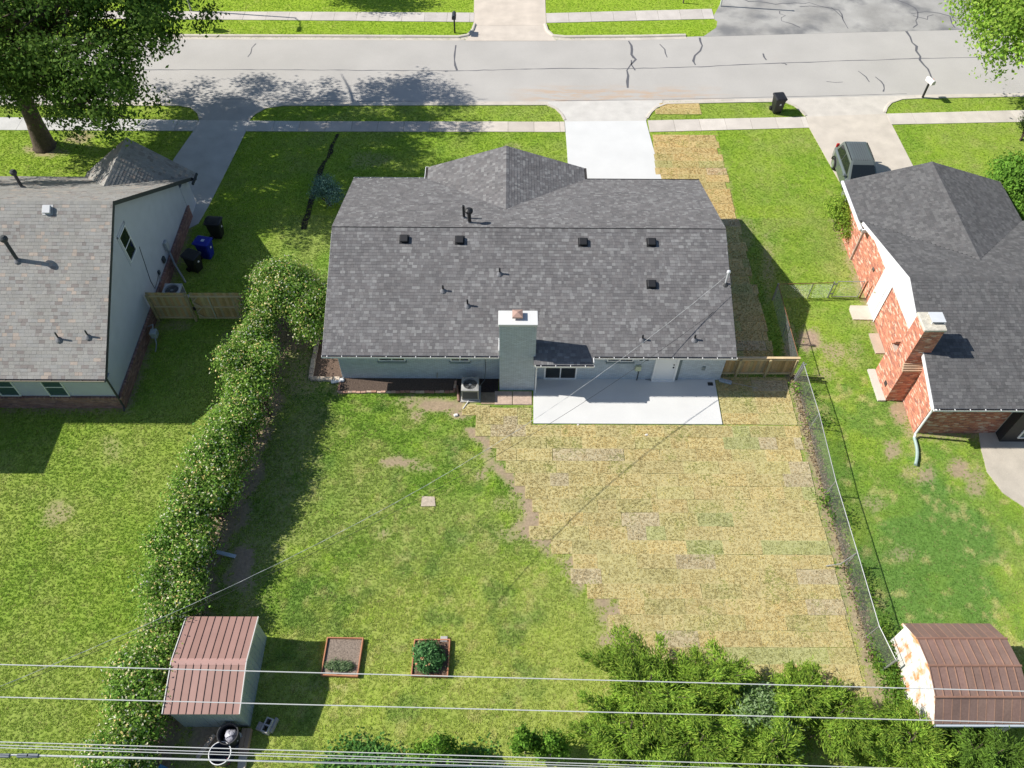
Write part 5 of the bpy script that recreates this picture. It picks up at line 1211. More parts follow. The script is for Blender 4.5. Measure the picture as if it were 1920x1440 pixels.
for x, nm in ((rx0-.012, 'edge_trim'), (rx1-.008, 'edge_trim')):
    MB().add([(x, sye0, 1.80), (x+.03, sye0, 1.80), (x+.03, syr, 2.13), (x, syr, 2.13), (x+.03, sye1, 1.80), (x, sye1, 1.80), (x, sye0, 1.70), (x, syr, 2.03), (x, sye1, 1.70), (x+.03, sye0, 1.70), (x+.03, syr, 2.03), (x+.03, sye1, 1.70)],
             [(0, 1, 2, 3), (3, 2, 4, 5), (0, 3, 7, 6), (3, 5, 8, 7), (1, 9, 10, 2), (2, 10, 11, 4)], (.62, .60, .57)).build(nm, M['metal'], rf)
# barn shaped shed
bn = thing('barn_shed', (15.2, 8.8, 0), 'rusting barn shaped metal shed with ribbed brown roof at the lower right', 'shed')
PRF = [(10.42, 1.62), (9.66, 2.24), (8.68, 2.46), (7.74, 2.28), (7.06, 1.70)]
bx0, bx1 = 13.70, 16.72
bwall = MB()
for x in (bx0+.09, bx1-.09):
    pts = [(x, 10.32, 0), (x, 10.32, 1.62)]+[(x, y, z-.03) for y, z in PRF]+[(x, 7.16, 1.62), (x, 7.16, 0)]
    bwall.add(pts, [tuple(range(len(pts)))] if x > 15 else [tuple(range(len(pts)-1, -1, -1))])
bwall.box(bx0+.1, bx1-.1, 7.16, 7.2, 0, 1.66).box(bx0+.1, bx1-.1, 10.28, 10.32, 0, 1.66)
bwall = bwall.build('wall', M['rustwhite'], bn)
ny_ = 11
for i in range(ny_):
    y0_, y1_ = 7.18+(10.30-7.18)*i/ny_+.004, 7.18+(10.30-7.18)*(i+1)/ny_-.004
    MB().add([(bx0+.088, y0_, .02), (bx0+.07, y0_+.015, .02), (bx0+.07, y1_-.015, .02), (bx0+.088, y1_, .02), (bx0+.088, y0_, 1.62), (bx0+.07, y0_+.015, 1.62), (bx0+.07, y1_-.015, 1.62), (bx0+.088, y1_, 1.62)], [(0, 4, 5, 1), (1, 5, 6, 2), (2, 6, 7, 3)]).build('wall_panel', M['rustwhite'], bn)
MB().box(bx0+.03, bx0+.09, 7.10, 10.36, 1.60, 1.68).build('gable_flange', M['rustwhite'], bn)
rb = thing('roof', (15.2, 8.8, 1.7), None, None); rb.parent = bn; rb.location = Vector((15.2, 8.8, 1.7))-wpos(bn)
NB = 11; pw = (bx1-bx0)/NB; RC = [(.23, .15, .12), (.25, .16, .13), (.215, .14, .115), (.24, .15, .122)]
for (y0_, z0_), (y1_, z1_) in zip(PRF, PRF[1:]):
    dn_ = Vector((0, z0_-z1_, y0_-y1_)).normalized()
    if dn_.z < 0: dn_ = -dn_
    for i in range(NB):
        a, b = bx0+i*pw, bx0+(i+1)*pw; mb = MB(); t_ = jit(random.choice(RC), .08)
        pr = [(a+.001, 0), (a+.006, .042), (a+.028, .042), (a+.036, .012), (b-.001, .012)]
        for (u0, d0), (u1, d1) in zip(pr, pr[1:]):
            A_ = Vector((u0, y0_, z0_))+dn_*d0; B_ = Vector((u1, y0_, z0_))+dn_*d1; C_ = Vector((u1, y1_, z1_))+dn_*d1; D_ = Vector((u0, y1_, z1_))+dn_*d0
            mb.quad(D_, C_, B_, A_, (.29, .17, .12) if max(d0, d1) > .03 else t_)
        mb.build('roof_panel', M['barn'], rb)
for y_, z_ in PRF[1:-1]:
    MB().tube([(bx0-.01, y_, z_+.02), (bx1+.01, y_, z_+.02)], .04, 6, (.28, .155, .11)).build('seam_strip', M['barn'], rb)
q_ = MB()
for (y0_, z0_), (y1_, z1_) in zip(PRF, PRF[1:]):
    q_.quad((bx0, y0_, z0_+.02), (bx0, y1_, z1_+.02), (bx0, y1_, z1_-.14), (bx0, y0_, z0_-.14))
q_.build('verge_trim', M['rustwhite'], rb)
MB().box(bx0+.05, bx1, 7.0, 7.06, 1.55, 1.70, (.45, .50, .55)).build('eave_strip', M['metal'], rb)

# ================================================================== GARDEN AND YARD THINGS
# condensers
def condenser(x, y, s, h, label, tint, z=.06):
    t = thing('air_conditioner', (x, y, 0), label, 'air conditioner')
    MB().bbox(x-s*.6, x+s*.6, y-s*.6, y+s*.6, -.02, z, .01, (.5, .48, .45)).build('pad', M['stone'], t)
    c_ = MB(); 
    c_.bbox(x-s/2, x+s/2, y-s/2, y+s/2, z+.002, z+.08, .02, tint)
    for a, b in ((-1, -1), (1, -1), (1, 1), (-1, 1)): c_.box(x+a*s/2-.045*(a > 0)-.0*(a < 0), x+a*s/2+.045*(a < 0), y+b*s/2-.045*(b > 0), y+b*s/2+.045*(b < 0), z+.08, z+h-.12, tint)
    c_.build('casing', M['metal'], t)
    MB().box(x-s*.46, x+s*.46, y-s*.46, y+s*.46, z+.08, z+h-.13, (.06, .065, .07)).build('coil', M['metal'], t)
    k = MB(); zz_ = z+.1
    while zz_ < z+h-.14:
        for (a0, a1, b0, b1) in ((-s*.46, s*.46, -s/2+.004, -s/2+.02), (-s*.46, s*.46, s/2-.02, s/2-.004), (-s/2+.004, -s/2+.02, -s*.46, s*.46), (s/2-.02, s/2-.004, -s*.46, s*.46)): k.box(x+a0, x+a1, y+b0, y+b1, zz_, zz_+.012, tuple(v*.55 for v in tint))
        zz_ += .035
    k.build('louvres', M['metal'], t, 'stuff')
    # top with round fan opening
    top = MB(); n = 24; R_ = s*.40
    sq = []
    for i in range(n):
        a = 2*math.pi*i/n; m_ = max(abs(math.cos(a)), abs(math.sin(a))); sq.append((x+math.cos(a)/m_*s*.51, y+math.sin(a)/m_*s*.51))
    vs = [(p[0], p[1], z+h-.12) for p in sq]+[(p[0], p[1], z+h-.03) for p in sq]+[(x+math.cos(2*math.pi*i/n)*(R_+.03), y+math.sin(2*math.pi*i/n)*(R_+.03), z+h) for i in range(n)]+[(x+math.cos(2*math.pi*i/n)*R_, y+math.sin(2*math.pi*i/n)*R_, z+h-.02) for i in range(n)]+[(x+math.cos(2*math.pi*i/n)*R_, y+math.sin(2*math.pi*i/n)*R_, z+h-.11) for i in range(n)]
    fs = [(r*n+i, r*n+(i+1) % n, (r+1)*n+(i+1) % n, (r+1)*n+i) for r in range(4) for i in range(n)]
    top.add(vs, fs, tint); top.build('top_cover', M['metal'], t)
    f = MB()
    for i in range(4):
        a = i*math.pi/2+.4; f.add([(x, y, z+h-.09), (x+math.cos(a)*R_*.92, y+math.sin(a)*R_*.92, z+h-.10), (x+math.cos(a+.7)*R_*.92, y+math.sin(a+.7)*R_*.92, z+h-.06)], [(0, 1, 2)], (.08, .085, .09))
    f.lathe((x, y, z+h-.1), [(.07, 0), (.07, .05), (.02, .06)], 10, (.28, .29, .30)); f.build('fan', M['metal'], t)
    gd = MB()
    for r_ in np.linspace(.1, R_, 6):
        gd.tube([(x+math.cos(2*math.pi*i/20)*r_, y+math.sin(2*math.pi*i/20)*r_, z+h-.012) for i in range(21)], .004, 3, tuple(v*.6 for v in tint), caps=False)
    gd.build('fan_guard', M['metal'], t)
    return t
condenser(-1.61, 21.35, .74, .74, 'beige air conditioner standing against the middle house left of its chimney', (.36, .355, .34))
condenser(-15.85, 26.75, .80, .85, 'grey air conditioner behind the timber gate by the left house', (.45, .46, .47))
q = at(425, 553); MB().bbox(-14.75, -14.05, 26.3, 26.5, 0, .12, .02, (.6, .6, .6)).build('concrete_block', M['stone']); tag(bpy.data.objects['concrete_block'], 'pale block on the grass just behind the timber gate', 'block')
# mulch beds with loose brick edging
slab('mulch_bed', mulch_rear, .05, M['mulch'], (.115, .085, .068)); slab('mulch_bed', mulch_side, .05, M['mulch'], (.15, .105, .08)); slab('mulch_bed', rect(-1.15, -.56, 20.8, 21.44), .03, M['dirt'], (1, 1, 1)); slab('mulch_bed', rect(-2.25, -.4, 21.45, 22.2), .035, M['mulch'], (.06, .045, .04))
def edging(name, pts, bl, label, cols, w=.10, h=.09):
    t = thing(name, (pts[0][0], pts[0][1], 0), label, 'edging')
    for a, b in zip(pts, pts[1:]):
        A = Vector((a[0], a[1], 0)); B = Vector((b[0], b[1], 0)); L = (B-A).length; ang = math.atan2(B.y-A.y, B.x-A.x); s = 0
        while s < L-.05:
            l_ = min(bl*random.uniform(.85, 1.15), L-s)
            m_ = Matrix.Translation(A+(B-A)*((s+l_/2)/L)+Vector((random.uniform(-.015, .015), random.uniform(-.015, .015), 0))) @ Matrix.Rotation(ang+random.uniform(-.06, .06), 4, 'Z') @ Matrix.Rotation(random.uniform(-.04, .04), 4, 'X')
            MB(m_).bbox(-l_/2+.006, l_/2-.006, -w/2, w/2, -.02, h*random.uniform(.8, 1.15), .012, jit(random.choice(cols), .12)).build('brick', M['stone'], t); s += l_
    return t
BE = [(.46, .26, .19), (.52, .33, .25), (.42, .22, .16), (.56, .42, .32)]
edging('brick_edging', [(-7.42, 22.1), (-7.46, 21.40), (-2.32, 21.46), (-2.28, 22.1)], .21, 'row of loose red bricks edging the dark bed behind the middle house', BE)
edging('block_edging', [(-8.80, 24.95), (-8.78, 22.14), (-7.45, 22.10)], .34, 'row of tan concrete blocks edging the bed at the left corner of the middle house', [(.55, .46, .36), (.60, .50, .40), (.50, .40, .32)], .2, .14)
pv = thing('slab_path', (.3, 20.95, 0), 'two stone slabs laid at the foot of the painted chimney', 'paving slabs')
for x0_, x1_ in ((-.55, .22), (.245, 1.08)): MB().bbox(x0_, x1_, 20.78, 21.5, -.02, .05, .012, jit((.50, .38, .30), .08)).build('paving_slab', M['stone'], pv)
# splash block, loose timber, stepping stone
def single(name, mb, material, label, cat, **k): return tag(mb.build(name, M[material]), label, cat, **k)
m_ = Matrix.Translation((-7.55, 22.02, .06)) @ Matrix.Rotation(.2, 4, 'Z'); single('splash_block', MB(m_).bbox(-.3, .3, -.1, .1, -.05, .07, .03, (.68, .69, .70)), 'metal', 'white downspout end lying on the block edging', 'downspout')
p = at(803, 941); single('stepping_stone', MB().prism([(p.x-.28, p.y-.22), (p.x+.3, p.y-.2), (p.x+.24, p.y+.22), (p.x-.26, p.y+.24)], -.02, .035, (.50, .42, .33)), 'stone', 'pinkish square stepping stone alone in the back lawn', 'stone')
p = at(424, 1041); m_ = Matrix.Translation((p.x, p.y, .1)) @ Matrix.Rotation(-.25, 4, 'Z'); single('plastic_gutter', MB(m_).box(-.42, .42, -.07, .07, -.03, .03, (.52, .60, .68)), 'metal', 'pale blue length of gutter poking out of the hedge', 'gutter')
p = at(1385, 709); single('loose_pole', MB().tube([(9.95, 22.05, .03), (11.2, 21.72, .03)], .022, 6, (.5, .44, .34)), 'cedar', 'thin pole lying on the shaded turf by the timber fence', 'pole')
single('splash_block', MB(Matrix.Translation((9.75, 22.1, .04)) @ Matrix.Rotation(-.35, 4, 'Z')).bbox(-.28, .28, -.1, .1, -.04, .06, .02, (.40, .45, .48)), 'stone', 'grey splash block on the shaded turf at the right corner of the middle house', 'splash block')
single('drain_grate', MB().bbox(8.93, 9.16, 21.84, 22.02, .061, .09, .01, (.03, .03, .03)), 'metal', 'small black drain grate in the far corner of the white patio', 'drain')
p = at(860, 757); single('hose_stub', MB().tube([(p.x-.1, p.y+.9, .1), (p.x-.04, p.y+.5, .12), (p.x, p.y+.1, .06)], .06, 8, (.24, .13, .09)), 'metal', 'short brown pipe on the bare earth left of the air conditioner', 'pipe')
q = [(p.x+.42, p.y+.9, .45), (p.x+.42, p.y+.1, .05), (p.x+.2, p.y-.3, .04)]; single('drain_pipe', MB().tube(q, .024, 6, (.75, .73, .70)), 'metal', 'thin white drain pipe beside the air conditioner', 'pipe')
for (px, py), s, lab_ in (((855, 779), .10, 'largest pale stone on the turf left of the white patio'), ((1084, 797), .05, 'tiny pale stone against the near edge of the white patio'), ((1212, 816), .07, 'small pale stone on the turf below the white patio')):
    p = at(px, py); o = MB(Matrix.Translation(p) @ Matrix.Rotation(random.random(), 4, 'Z')).bbox(-s, s, -s*.7, s*.7, -.02, s*.8, s*.3, (.72, .68, .64)).build('pebble', M['stone']); tag(o, lab_, 'stone')
# raised beds
def raised_bed(poly, label, soil):
    c_ = (sum(p[0] for p in poly)/4, sum(p[1] for p in poly)/4); t = thing('raised_bed', (c_[0], c_[1], 0), label, 'raised bed')
    for i in range(4):
        a = Vector((*poly[i], 0)); b = Vector((*poly[(i+1) % 4], 0)); ang = math.atan2(b.y-a.y, b.x-a.x)
        m_ = Matrix.Translation(a.lerp(b, .5)) @ Matrix.Rotation(ang, 4, 'Z'); L = (b-a).length
        MB(m_).bbox(-L/2-.02+.03*(i % 2), L/2+.02-.03*(i % 2), -.022, .022, -.02, .17, .006, jit((.50, .22, .12), .08)).build('board', M['cedar'], t)
    o = MB().prism([(c_[0]+(p[0]-c_[0])*.95, c_[1]+(p[1]-c_[1])*.95) for p in poly], -.01, .10, soil).build('soil', M['mulch'], t, 'stuff')
    return t
rb1 = raised_bed(beds[0], 'square timber raised bed of bare soil with weeds along its near side', (.25, .20, .16))
rb2 = raised_bed(beds[1], 'square timber raised bed filled with a leafy flowering plant', (.16, .11, .08))
bush('peony', (-2.75, 9.75), [(-2.80, 9.82, .26, .36, .32, .26), (-2.88, 9.45, .22, .28, .24, .22), (-2.55, 9.62, .24, .28, .3, .24)], 5200, 90, .10, (.14, .045), [(.10, .25, .08), (.14, .31, .10), (.075, .20, .065), (.17, .33, .13)], 'dark green leafy plant growing in the right raised bed', 'plant', along=.5, stems=10, r0=.01)
p_ = np.array([(-2.75+random.uniform(-.38, .3), 9.7+random.uniform(-.4, .4), random.uniform(.36, .54)) for _ in range(14)])
o = np_mesh('blossoms', leaf_quads(np.repeat(p_, 3, 0)+rng.normal(0, .02, (42, 3)), np.tile(np.array((0, 0, 1.)), (42, 1)), .10, .07, .8), 4, tints(42, [(.7, .32, .18), (.75, .45, .25)]), M['petal'], bpy.data.objects['peony'], 'stuff')
bush('weed_tuft', (-5.95, 9.22), [(-6.05, 9.38, .17, .26, .13, .10), (-5.65, 9.36, .15, .28, .10, .09)], 1500, 40, .06, (.15, .026), [(.20, .30, .14), (.26, .34, .18), (.15, .24, .10)], 'pale green weed tufts in the left raised bed', 'weeds', along=.6, stems=4, r0=.006)
p = at(833, 1200); single('edging_block', MB(Matrix.Translation(p)).bbox(-.13, .13, -.10, .10, -.02, .13, .015, (.45, .43, .42)), 'stone', 'small grey block at the far edge of the planted raised bed', 'block')
# bins, blocks and timber behind the shed
bn_ = thing('rubbish_bin', (-9.12, 7.0, 0), 'open black rubbish barrel with a bag in it behind the small shed', 'barrel')
MB().lathe((-9.10, 6.98, 0), [(.27, 0), (.30, .3), (.33, .72), (.35, .76), (.325, .76), (.30, .70), (.27, .25)], 22, (.035, .036, .04)).build('body', M['metal'], bn_)
k = MB(); k.smooth = True
k.lathe((-9.06, 7.0, .22), [(.27, 0), (.24, .25), (.15, .38), (.05, .44)], 11, (.42, .42, .48), Matrix.Rotation(.2, 4, 'X')); k.v = [(a+random.uniform(-.05, .05), b+random.uniform(-.05, .05), c+random.uniform(-.05, .05)) for a, b, c in k.v]
k.build('rubbish_bag', M['cloth'], bn_)
tb = thing('water_tub', (-9.3, 6.45, 0), 'big round dark tub with a white rim under the lower wires', 'tub')
MB().lathe((-9.28, 6.42, 0), [(.30, 0), (.34, .55), (.355, .56), (.33, .56), (.29, .03)], 26, (.04, .05, .075)).build('body', M['metal'], tb)
MB().tube([(-9.28+.352*math.cos(a), 6.42+.352*math.sin(a), .57) for a in np.linspace(0, 2*math.pi, 33)], .018, 6, (.80, .80, .80)).build('rim', M['metal'], tb)
MB(Matrix.Translation((-9.12, 6.27, .1)) @ Matrix.Rotation(.5, 4, 'Z')).bbox(-.05, .05, -.1, .1, 0, .06, .02, (.45, .03, .05)).build('red_scoop', M['metal'], tb)
for k, (x, y, a, z) in enumerate(((-7.98, 7.36, 1.25, .0),)):
    cbk = thing('concrete_block', (x, y, 0), 'hollow concrete block standing on its side at the edge of the shed shadow', 'block')
    m_ = Matrix.Translation((x, y, .0)) @ Matrix.Rotation(a, 4, 'Z')
    b_ = MB(m_)
    for x0_, x1_, y0_, y1_ in ((-.24, .24, -.12, -.085), (-.24, .24, .085, .12), (-.24, -.20, -.085, .085), (.20, .24, -.085, .085), (-.02, .02, -.085, .085)): b_.box(x0_, x1_, y0_, y1_, 0, .34, jit((.45, .42, .40), .06))
    b_.build('block_shell', M['stone'], cbk)
single('concrete_block', MB(Matrix.Translation((-8.25, 7.36, 0)) @ Matrix.Rotation(1.25, 4, 'Z')).bbox(-.13, .13, -.1, .1, -.01, .19, .012, (.38, .33, .31)), 'stone', 'small solid block left of the hollow block', 'block')
single('concrete_block', MB(Matrix.Translation((-7.80, 7.40, 0)) @ Matrix.Rotation(1.25, 4, 'Z')).bbox(-.24, .24, -.05, .05, -.01, .22, .012, (.40, .36, .33)), 'stone', 'flat block leaning along the hollow block', 'block')
tm = thing('timber_stack', (-8.65, 6.95, 0), 'short stack of sawn timber blocks right of the black barrel', 'timber')
for x0_, z_ in ((-8.82, 0), (-8.66, 0), (-8.82, .12), (-8.66, .12)): MB().bbox(x0_, x0_+.15, 6.66, 7.28, z_, z_+.115, .008, jit((.46, .30, .19), .1)).build('timber', M['cedar'], tm)
MB().bbox(-8.84, -8.50, 6.5, 6.66, 0, .14, .01, (.44, .28, .19)).build('timber', M['cedar'], tm)
single('timber_post', MB(Matrix.Translation((-8.63, 6.05, .08)) @ Matrix.Rotation(.06, 4, 'Z')).bbox(-.13, .13, -.55, .42, -.08, .06, .01, (.55, .47, .36)), 'cedar', 'weathered plank lying in line below the timber stack', 'plank')
single('timber_post', MB(Matrix.Translation((-9.95, 6.75, .06)) @ Matrix.Rotation(1.05, 4, 'Z')).bbox(-.42, .42, -.07, .07, -.05, .03, .01, (.58, .47, .37)), 'cedar', 'short pale plank leaning left of the black barrel', 'plank')
single('flat_stone', MB().prism([(-8.98, 6.72), (-8.86, 6.66), (-8.86, 6.95), (-8.93, 6.98)], -.01, .04, (.4, .4, .41)), 'stone', 'flat grey stone between the barrel and the timber stack', 'stone')
tp_ = thing('tarpaulin', (-11.2, 5.6, 0), 'corner of a blue tarpaulin at the bottom edge below the hedge', 'tarpaulin')
MB().add([(-11.05, 6.05, .75), (-11.75, 5.1, .55), (-10.75, 5.1, .5), (-11.2, 5.0, .1), (-11.8, 5.0, .02), (-10.7, 5.0, .02), (-11.05, 6.1, .05)], [(0, 1, 2), (1, 4, 3), (1, 3, 2), (2, 3, 5), (0, 6, 4, 1), (0, 2, 5, 6)], (.06, .22, .50)).build('sheet', M['metal'], tp_)

# wheelie bins
def cart(x, y, rot, col, label, label_mark, group=None, lidcol=None, open_=False, h=1.02):
    m_ = Matrix.Translation((x, y, 0)) @ Matrix.Rotation(rot, 4, 'Z')
    t = thing('wheeled_bin', (x, y, 0), label, 'wheeled bin', group)
    b = MB(m_)
    def ring(w, d, z, oy=0, r=.05):
        return [Vector(p) for p in ((-w+r, -d+oy, z), (w-r, -d+oy, z), (w, -d+r+oy, z), (w, d-r+oy, z), (w-r, d+oy, z), (-w+r, d+oy, z), (-w, d-r+oy, z), (-w, -d+r+oy, z))]
    b.loft([ring(.23, .26, .05, .02), ring(.25, .29, .25, .01), ring(.30, .36, h-.04), ring(.325, .385, h-.04), ring(.325, .385, h)])
    b.build('body', M[col], t)
    l = MB(m_); l.loft([ring(.33, .40, h+.004, -.01), ring(.335, .41, h+.04, -.01), ring(.28, .35, h+.085, 0), ring(.14, .2, h+.10, 0)]); l.build('lid', M[lidcol or col], t)
    MB(m_).tube([(-.27, .40, h-.06), (-.27, .46, h-.03), (.27, .46, h-.03), (.27, .40, h-.06)], .018, 6).build('handle', M[col], t)
    for sx in (-1, 1):
        mm = m_ @ Matrix.Translation((sx*.27, .27, .125)) @ Matrix.Rotation(math.pi/2, 4, 'Y')
        w = MB(mm); w.lathe((0, 0, 0), [(.02, -.035), (.12, -.035), (.125, 0), (.12, .035), (.02, .035)], 14); 
        w.build('wheel', M['tyre'], t)
    if label_mark:
        for (x0_, x1_, y0_, y1_, tint) in label_mark: MB(m_).box(x0_, x1_, y0_, y1_, h+.1005, h+.103, tint).build('sticker', M['plain'], t)
    MB(m_).add([(-.06, -.352, .66), (.06, -.352, .66), (.05, -.345, .74), (0, -.343, .78), (-.05, -.345, .74)], [(0, 1, 2, 3, 4)], (.7, .7, .7)).build('mark', M['plain'], t)
    return t
p = at(1455, 178, 1.05)
cart(15.98, 42.42, .12, 'black', 'lone black wheeled bin on the verge beside the right driveway apron', None)
p = at(399, 413, 1.08); cart(p.x, p.y, 1.5, 'black', 'black wheeled bin furthest from the camera beside the left house', None)
p = at(379, 451, 1.08); cart(p.x, p.y, 1.35, 'blue', 'blue recycling bin between the two black bins by the left house', [(-.1, .06, -.12, .04, (.55, .60, .72))])
p = at(357, 476, 1.08); cart(p.x, p.y, 1.15, 'black', 'black wheeled bin nearest the camera beside the blue one', None)
# mailboxes
def mailbox(x, y, colr, label, zt=1.08, post='black', rot=0):
    t = thing('mailbox', (x, y, 0), label, 'mailbox'); m_ = Matrix.Translation((x, y, 0)) @ Matrix.Rotation(rot, 4, 'Z')
    MB(m_).bbox(-.05, .05, -.05, .05, -.05, zt-.02, .008).build('post', M[post], t)
    b = MB(m_); prof = [(-.13, 0), (.13, 0), (.13, .15)]+[(.13*math.cos(a), .15+.12*math.sin(a)) for a in np.linspace(.3, math.pi-.3, 7)]+[(-.13, .15)]
    b.loft([[Vector((u, -.34, zt+v)) for u, v in prof], [Vector((u, .26, zt+v)) for u, v in prof]], colr); b.build('box', M['metal'], t)
    MB(m_).box(-.11, .11, -.355, -.342, zt+.02, zt+.22, tuple(v*.8 for v in colr)).build('door', M['metal'], t)
    MB(m_).box(.132, .14, -.1, -.06, zt+.08, zt+.26, (.55, .06, .04)).build('flag', M['metal'], t)
    return t
mailbox(-3.56, 50.96, (.035, .04, .05), 'black mailbox on a post on the far verge left of the driveway across the road')
mailbox(25.23, 43.93, (.74, .70, .66), 'white mailbox on a slim dark post on the right verge', rot=.3)
# street sign and lamp whose shadows fall on the far verge, and the white marker post by the lot
ss = thing('street_sign', (-23.2, 51.45, 0), 'road sign on a pole on the far verge behind the big tree', 'road sign')
MB().tube([(-23.2, 51.45, -.05), (-23.2, 51.45, 4.2)], .035, 7, (.4, .4, .4)).build('pole', M['metal'], ss)
MB().add([(-23.23, 51.2, 3.35), (-23.23, 51.75, 3.35), (-23.23, 51.75, 3.85), (-23.23, 51.475, 4.3), (-23.23, 51.2, 3.85), (-23.2, 51.2, 3.35), (-23.2, 51.75, 3.35), (-23.2, 51.75, 3.85), (-23.2, 51.475, 4.3), (-23.2, 51.2, 3.85)], [(4, 3, 2, 1, 0), (5, 6, 7, 8, 9)], (.6, .58, .1)).build('sign_plate', M['metal'], ss)
lp = thing('lamp_post', (-21.5, 53.45, 0), 'tall street lamp behind the big tree across the road', 'street lamp')
MB().tube([(-21.5, 53.45, -.05), (-21.5, 53.45, 6.4)], [.07, .05], 8, (.34, .34, .33)).build('pole', M['metal'], lp)
MB().tube([(-21.5, 53.45, 6.35), (-21.4, 53.0, 6.6), (-21.3, 52.3, 6.6)], .035, 6, (.34, .34, .33)).build('arm', M['metal'], lp)
MB().bbox(-21.42, -21.18, 51.8, 52.4, 6.5, 6.66, .03, (.34, .34, .33)).build('lamp_head', M['metal'], lp)
mp = thing('marker_post', (14.55, 54.6, 0), 'white post at the corner of the asphalt lot', 'post')
MB().tube([(14.55, 54.6, -.05), (14.55, 54.6, 4.3)], .06, 8, (.62, .62, .60)).build('shaft', M['metal'], mp)
MB().lathe((14.55, 54.6, 4.3), [(.08, 0), (.09, .06), (.03, .12)], 8, (.62, .62, .60)).build('cap', M['metal'], mp)
p = at(1281, 6); single('verge_post', MB().tube([(p.x, p.y, -.05), (p.x, p.y, .9)], .05, 7, (.12, .10, .08)), 'cedar', 'stub of a dark post on the far lawn at the top edge', 'post')
# ------------------------------------------------------------------ the car
cm = Matrix.Translation((18.95, 35.85, 0)) @ Matrix.Rotation(math.pi-.02, 4, 'Z')
car = thing('parked_car', (18.95, 35.85, 0), 'boxy dark grey green hatchback parked on the driveway of the brick house', 'car')
def ringc(y, w, zb, zs, zt, wt): return [Vector(p) for p in ((-w*.92, y, zb), (-w, y, zb+.12), (-w, y, zs), (-wt, y, zt), (wt, y, zt), (w, y, zs), (w, y, zb+.12), (w*.92, y, zb))]
b = MB(cm); b.smooth = False
b.loft([ringc(-2.04, .70, .42, .78, .86, .62), ringc(-1.98, .84, .30, .86, .95, .78), ringc(-1.6, .90, .24, .90, .99, .82), ringc(-.6, .895, .22, .90, .98, .82), ringc(.5, .895, .22, .89, .97, .82), ringc(1.0, .90, .22, .88, .96, .80), ringc(1.55, .88, .24, .80, .90, .72), ringc(1.95, .80, .30, .70, .78, .62), ringc(2.06, .66, .36, .60, .66, .52)], (1, 1, 1))
body = b.build('body', M['carpaint'], car)
def ringr(z, y0, y1, w0, w1): return [Vector(p) for p in ((-w0, y0+.06, z), (-w0+.08, y0, z), (w0-.08, y0, z), (w0, y0+.06, z), (w1, y1-.06, z), (w1-.1, y1, z), (-w1+.1, y1, z), (-w1, y1-.06, z))]
g_ = MB(cm); g_.loft([ringr(.93, -1.92, 1.0, .80, .80), ringr(1.50, -1.70, .22, .64, .655), ringr(1.57, -1.60, .10, .60, .61), ringr(1.60, -1.4, -.1, .46, .5)], (1, 1, 1)); cab = g_.build('cabin', M['carpaint'], car)
k = MB(cm)
for i in range(9):
    x = -.48+i*.12; k.box(x-.012, x+.012, -1.5, .05, 1.575, 1.612-.02*(abs(x)/.5)**2)
k.build('roof_ribs', mat('car_roof', (.13, .135, .145), .35, metal=.3), car)
def off(p, q, r, s, d=.012):
    p, q, r, s = map(Vector, (p, q, r, s)); n = (q-p).cross(s-p).normalized()*d; return [v+n for v in (p, q, r, s)]
MB(cm).add(off((-.69, .93, 1.0), (.69, .93, 1.0), (.57, .28, 1.46), (-.57, .28, 1.46), -.03), [(0, 1, 2, 3)]).build('windscreen', M['glass'], car)
MB(cm).add(off((.64, -1.90, 1.02), (-.64, -1.90, 1.02), (-.54, -1.73, 1.45), (.54, -1.73, 1.45), -.02), [(0, 1, 2, 3)]).build('rear_window', M['glass'], car)
for s in (1, -1):
    for y0_, y1_, ya, yb in ((-1.62, -.75, -1.50, -.75), (-.68, .55, -.68, .12)):
        q = [(s*.797, y0_, 1.01), (s*.797, y1_, 1.01), (s*.672, yb, 1.44), (s*.672, ya, 1.44)]
        q = off(*(q if s > 0 else q[::-1]), .012); MB(cm).add(q, [(0, 1, 2, 3)]).build('side_window', M['glass'], car)
    MB(cm).bbox(s*.86 if s > 0 else -1.04, 1.04 if s > 0 else -.86, .55, .72, .98, 1.12, .03).build('mirror', M['carpaint'], car)
    for y_ in (-.62, .30): MB(cm).box(min(s*.90, s*.925), max(s*.90, s*.925), y_-.1, y_+.1, .78, .81).build('door_handle', M['carpaint'], car)
    for y_ in (-1.28, 1.32):
        mm = cm @ Matrix.Translation((s*.80, y_, .33)) @ Matrix.Rotation(math.pi/2*s, 4, 'Y')
        w = MB(mm); w.lathe((0, 0, 0), [(.2, -.11), (.31, -.11), (.33, -.06), (.33, .08), (.31, .12), (.2, .12)], 22); wo = w.build('wheel', M['tyre'], car)
        r_ = MB(mm); r_.lathe((0, 0, 0), [(.22, .122), (.22, .150), (.19, .132), (.06, .138), (.03, .155)], 18); r_.build('rim', M['rim'], wo)
        a_ = MB(cm); pts = [(s*.915, y_+.40*math.cos(t), .33+.40*math.sin(t)) for t in np.linspace(.1, math.pi-.1, 11)]; a_.tube(pts, .035, 5); a_.build('wheel_arch', M['black'], car)
    MB(cm).bbox(s*.5-.17, s*.5+.17, 1.93, 2.03, .58, .72, .03, (.7, .72, .72)).build('headlight', M['metal'], car)
    MB(cm).bbox(s*.72-.08, s*.72+.08, -2.03, -1.93, .75, 1.15, .02, (.45, .02, .02)).build('tail_light', M['metal'], car)
# rails at roof edge
    MB(cm).tube([(s*.60, -1.5, 1.585), (s*.61, -.7, 1.60), (s*.61, .05, 1.585)], .018, 5).build('roof_rail', M['black'], car)
MB(cm).box(-.5, .5, 2.02, 2.07, .38, .52).build('grille', M['black'], car)

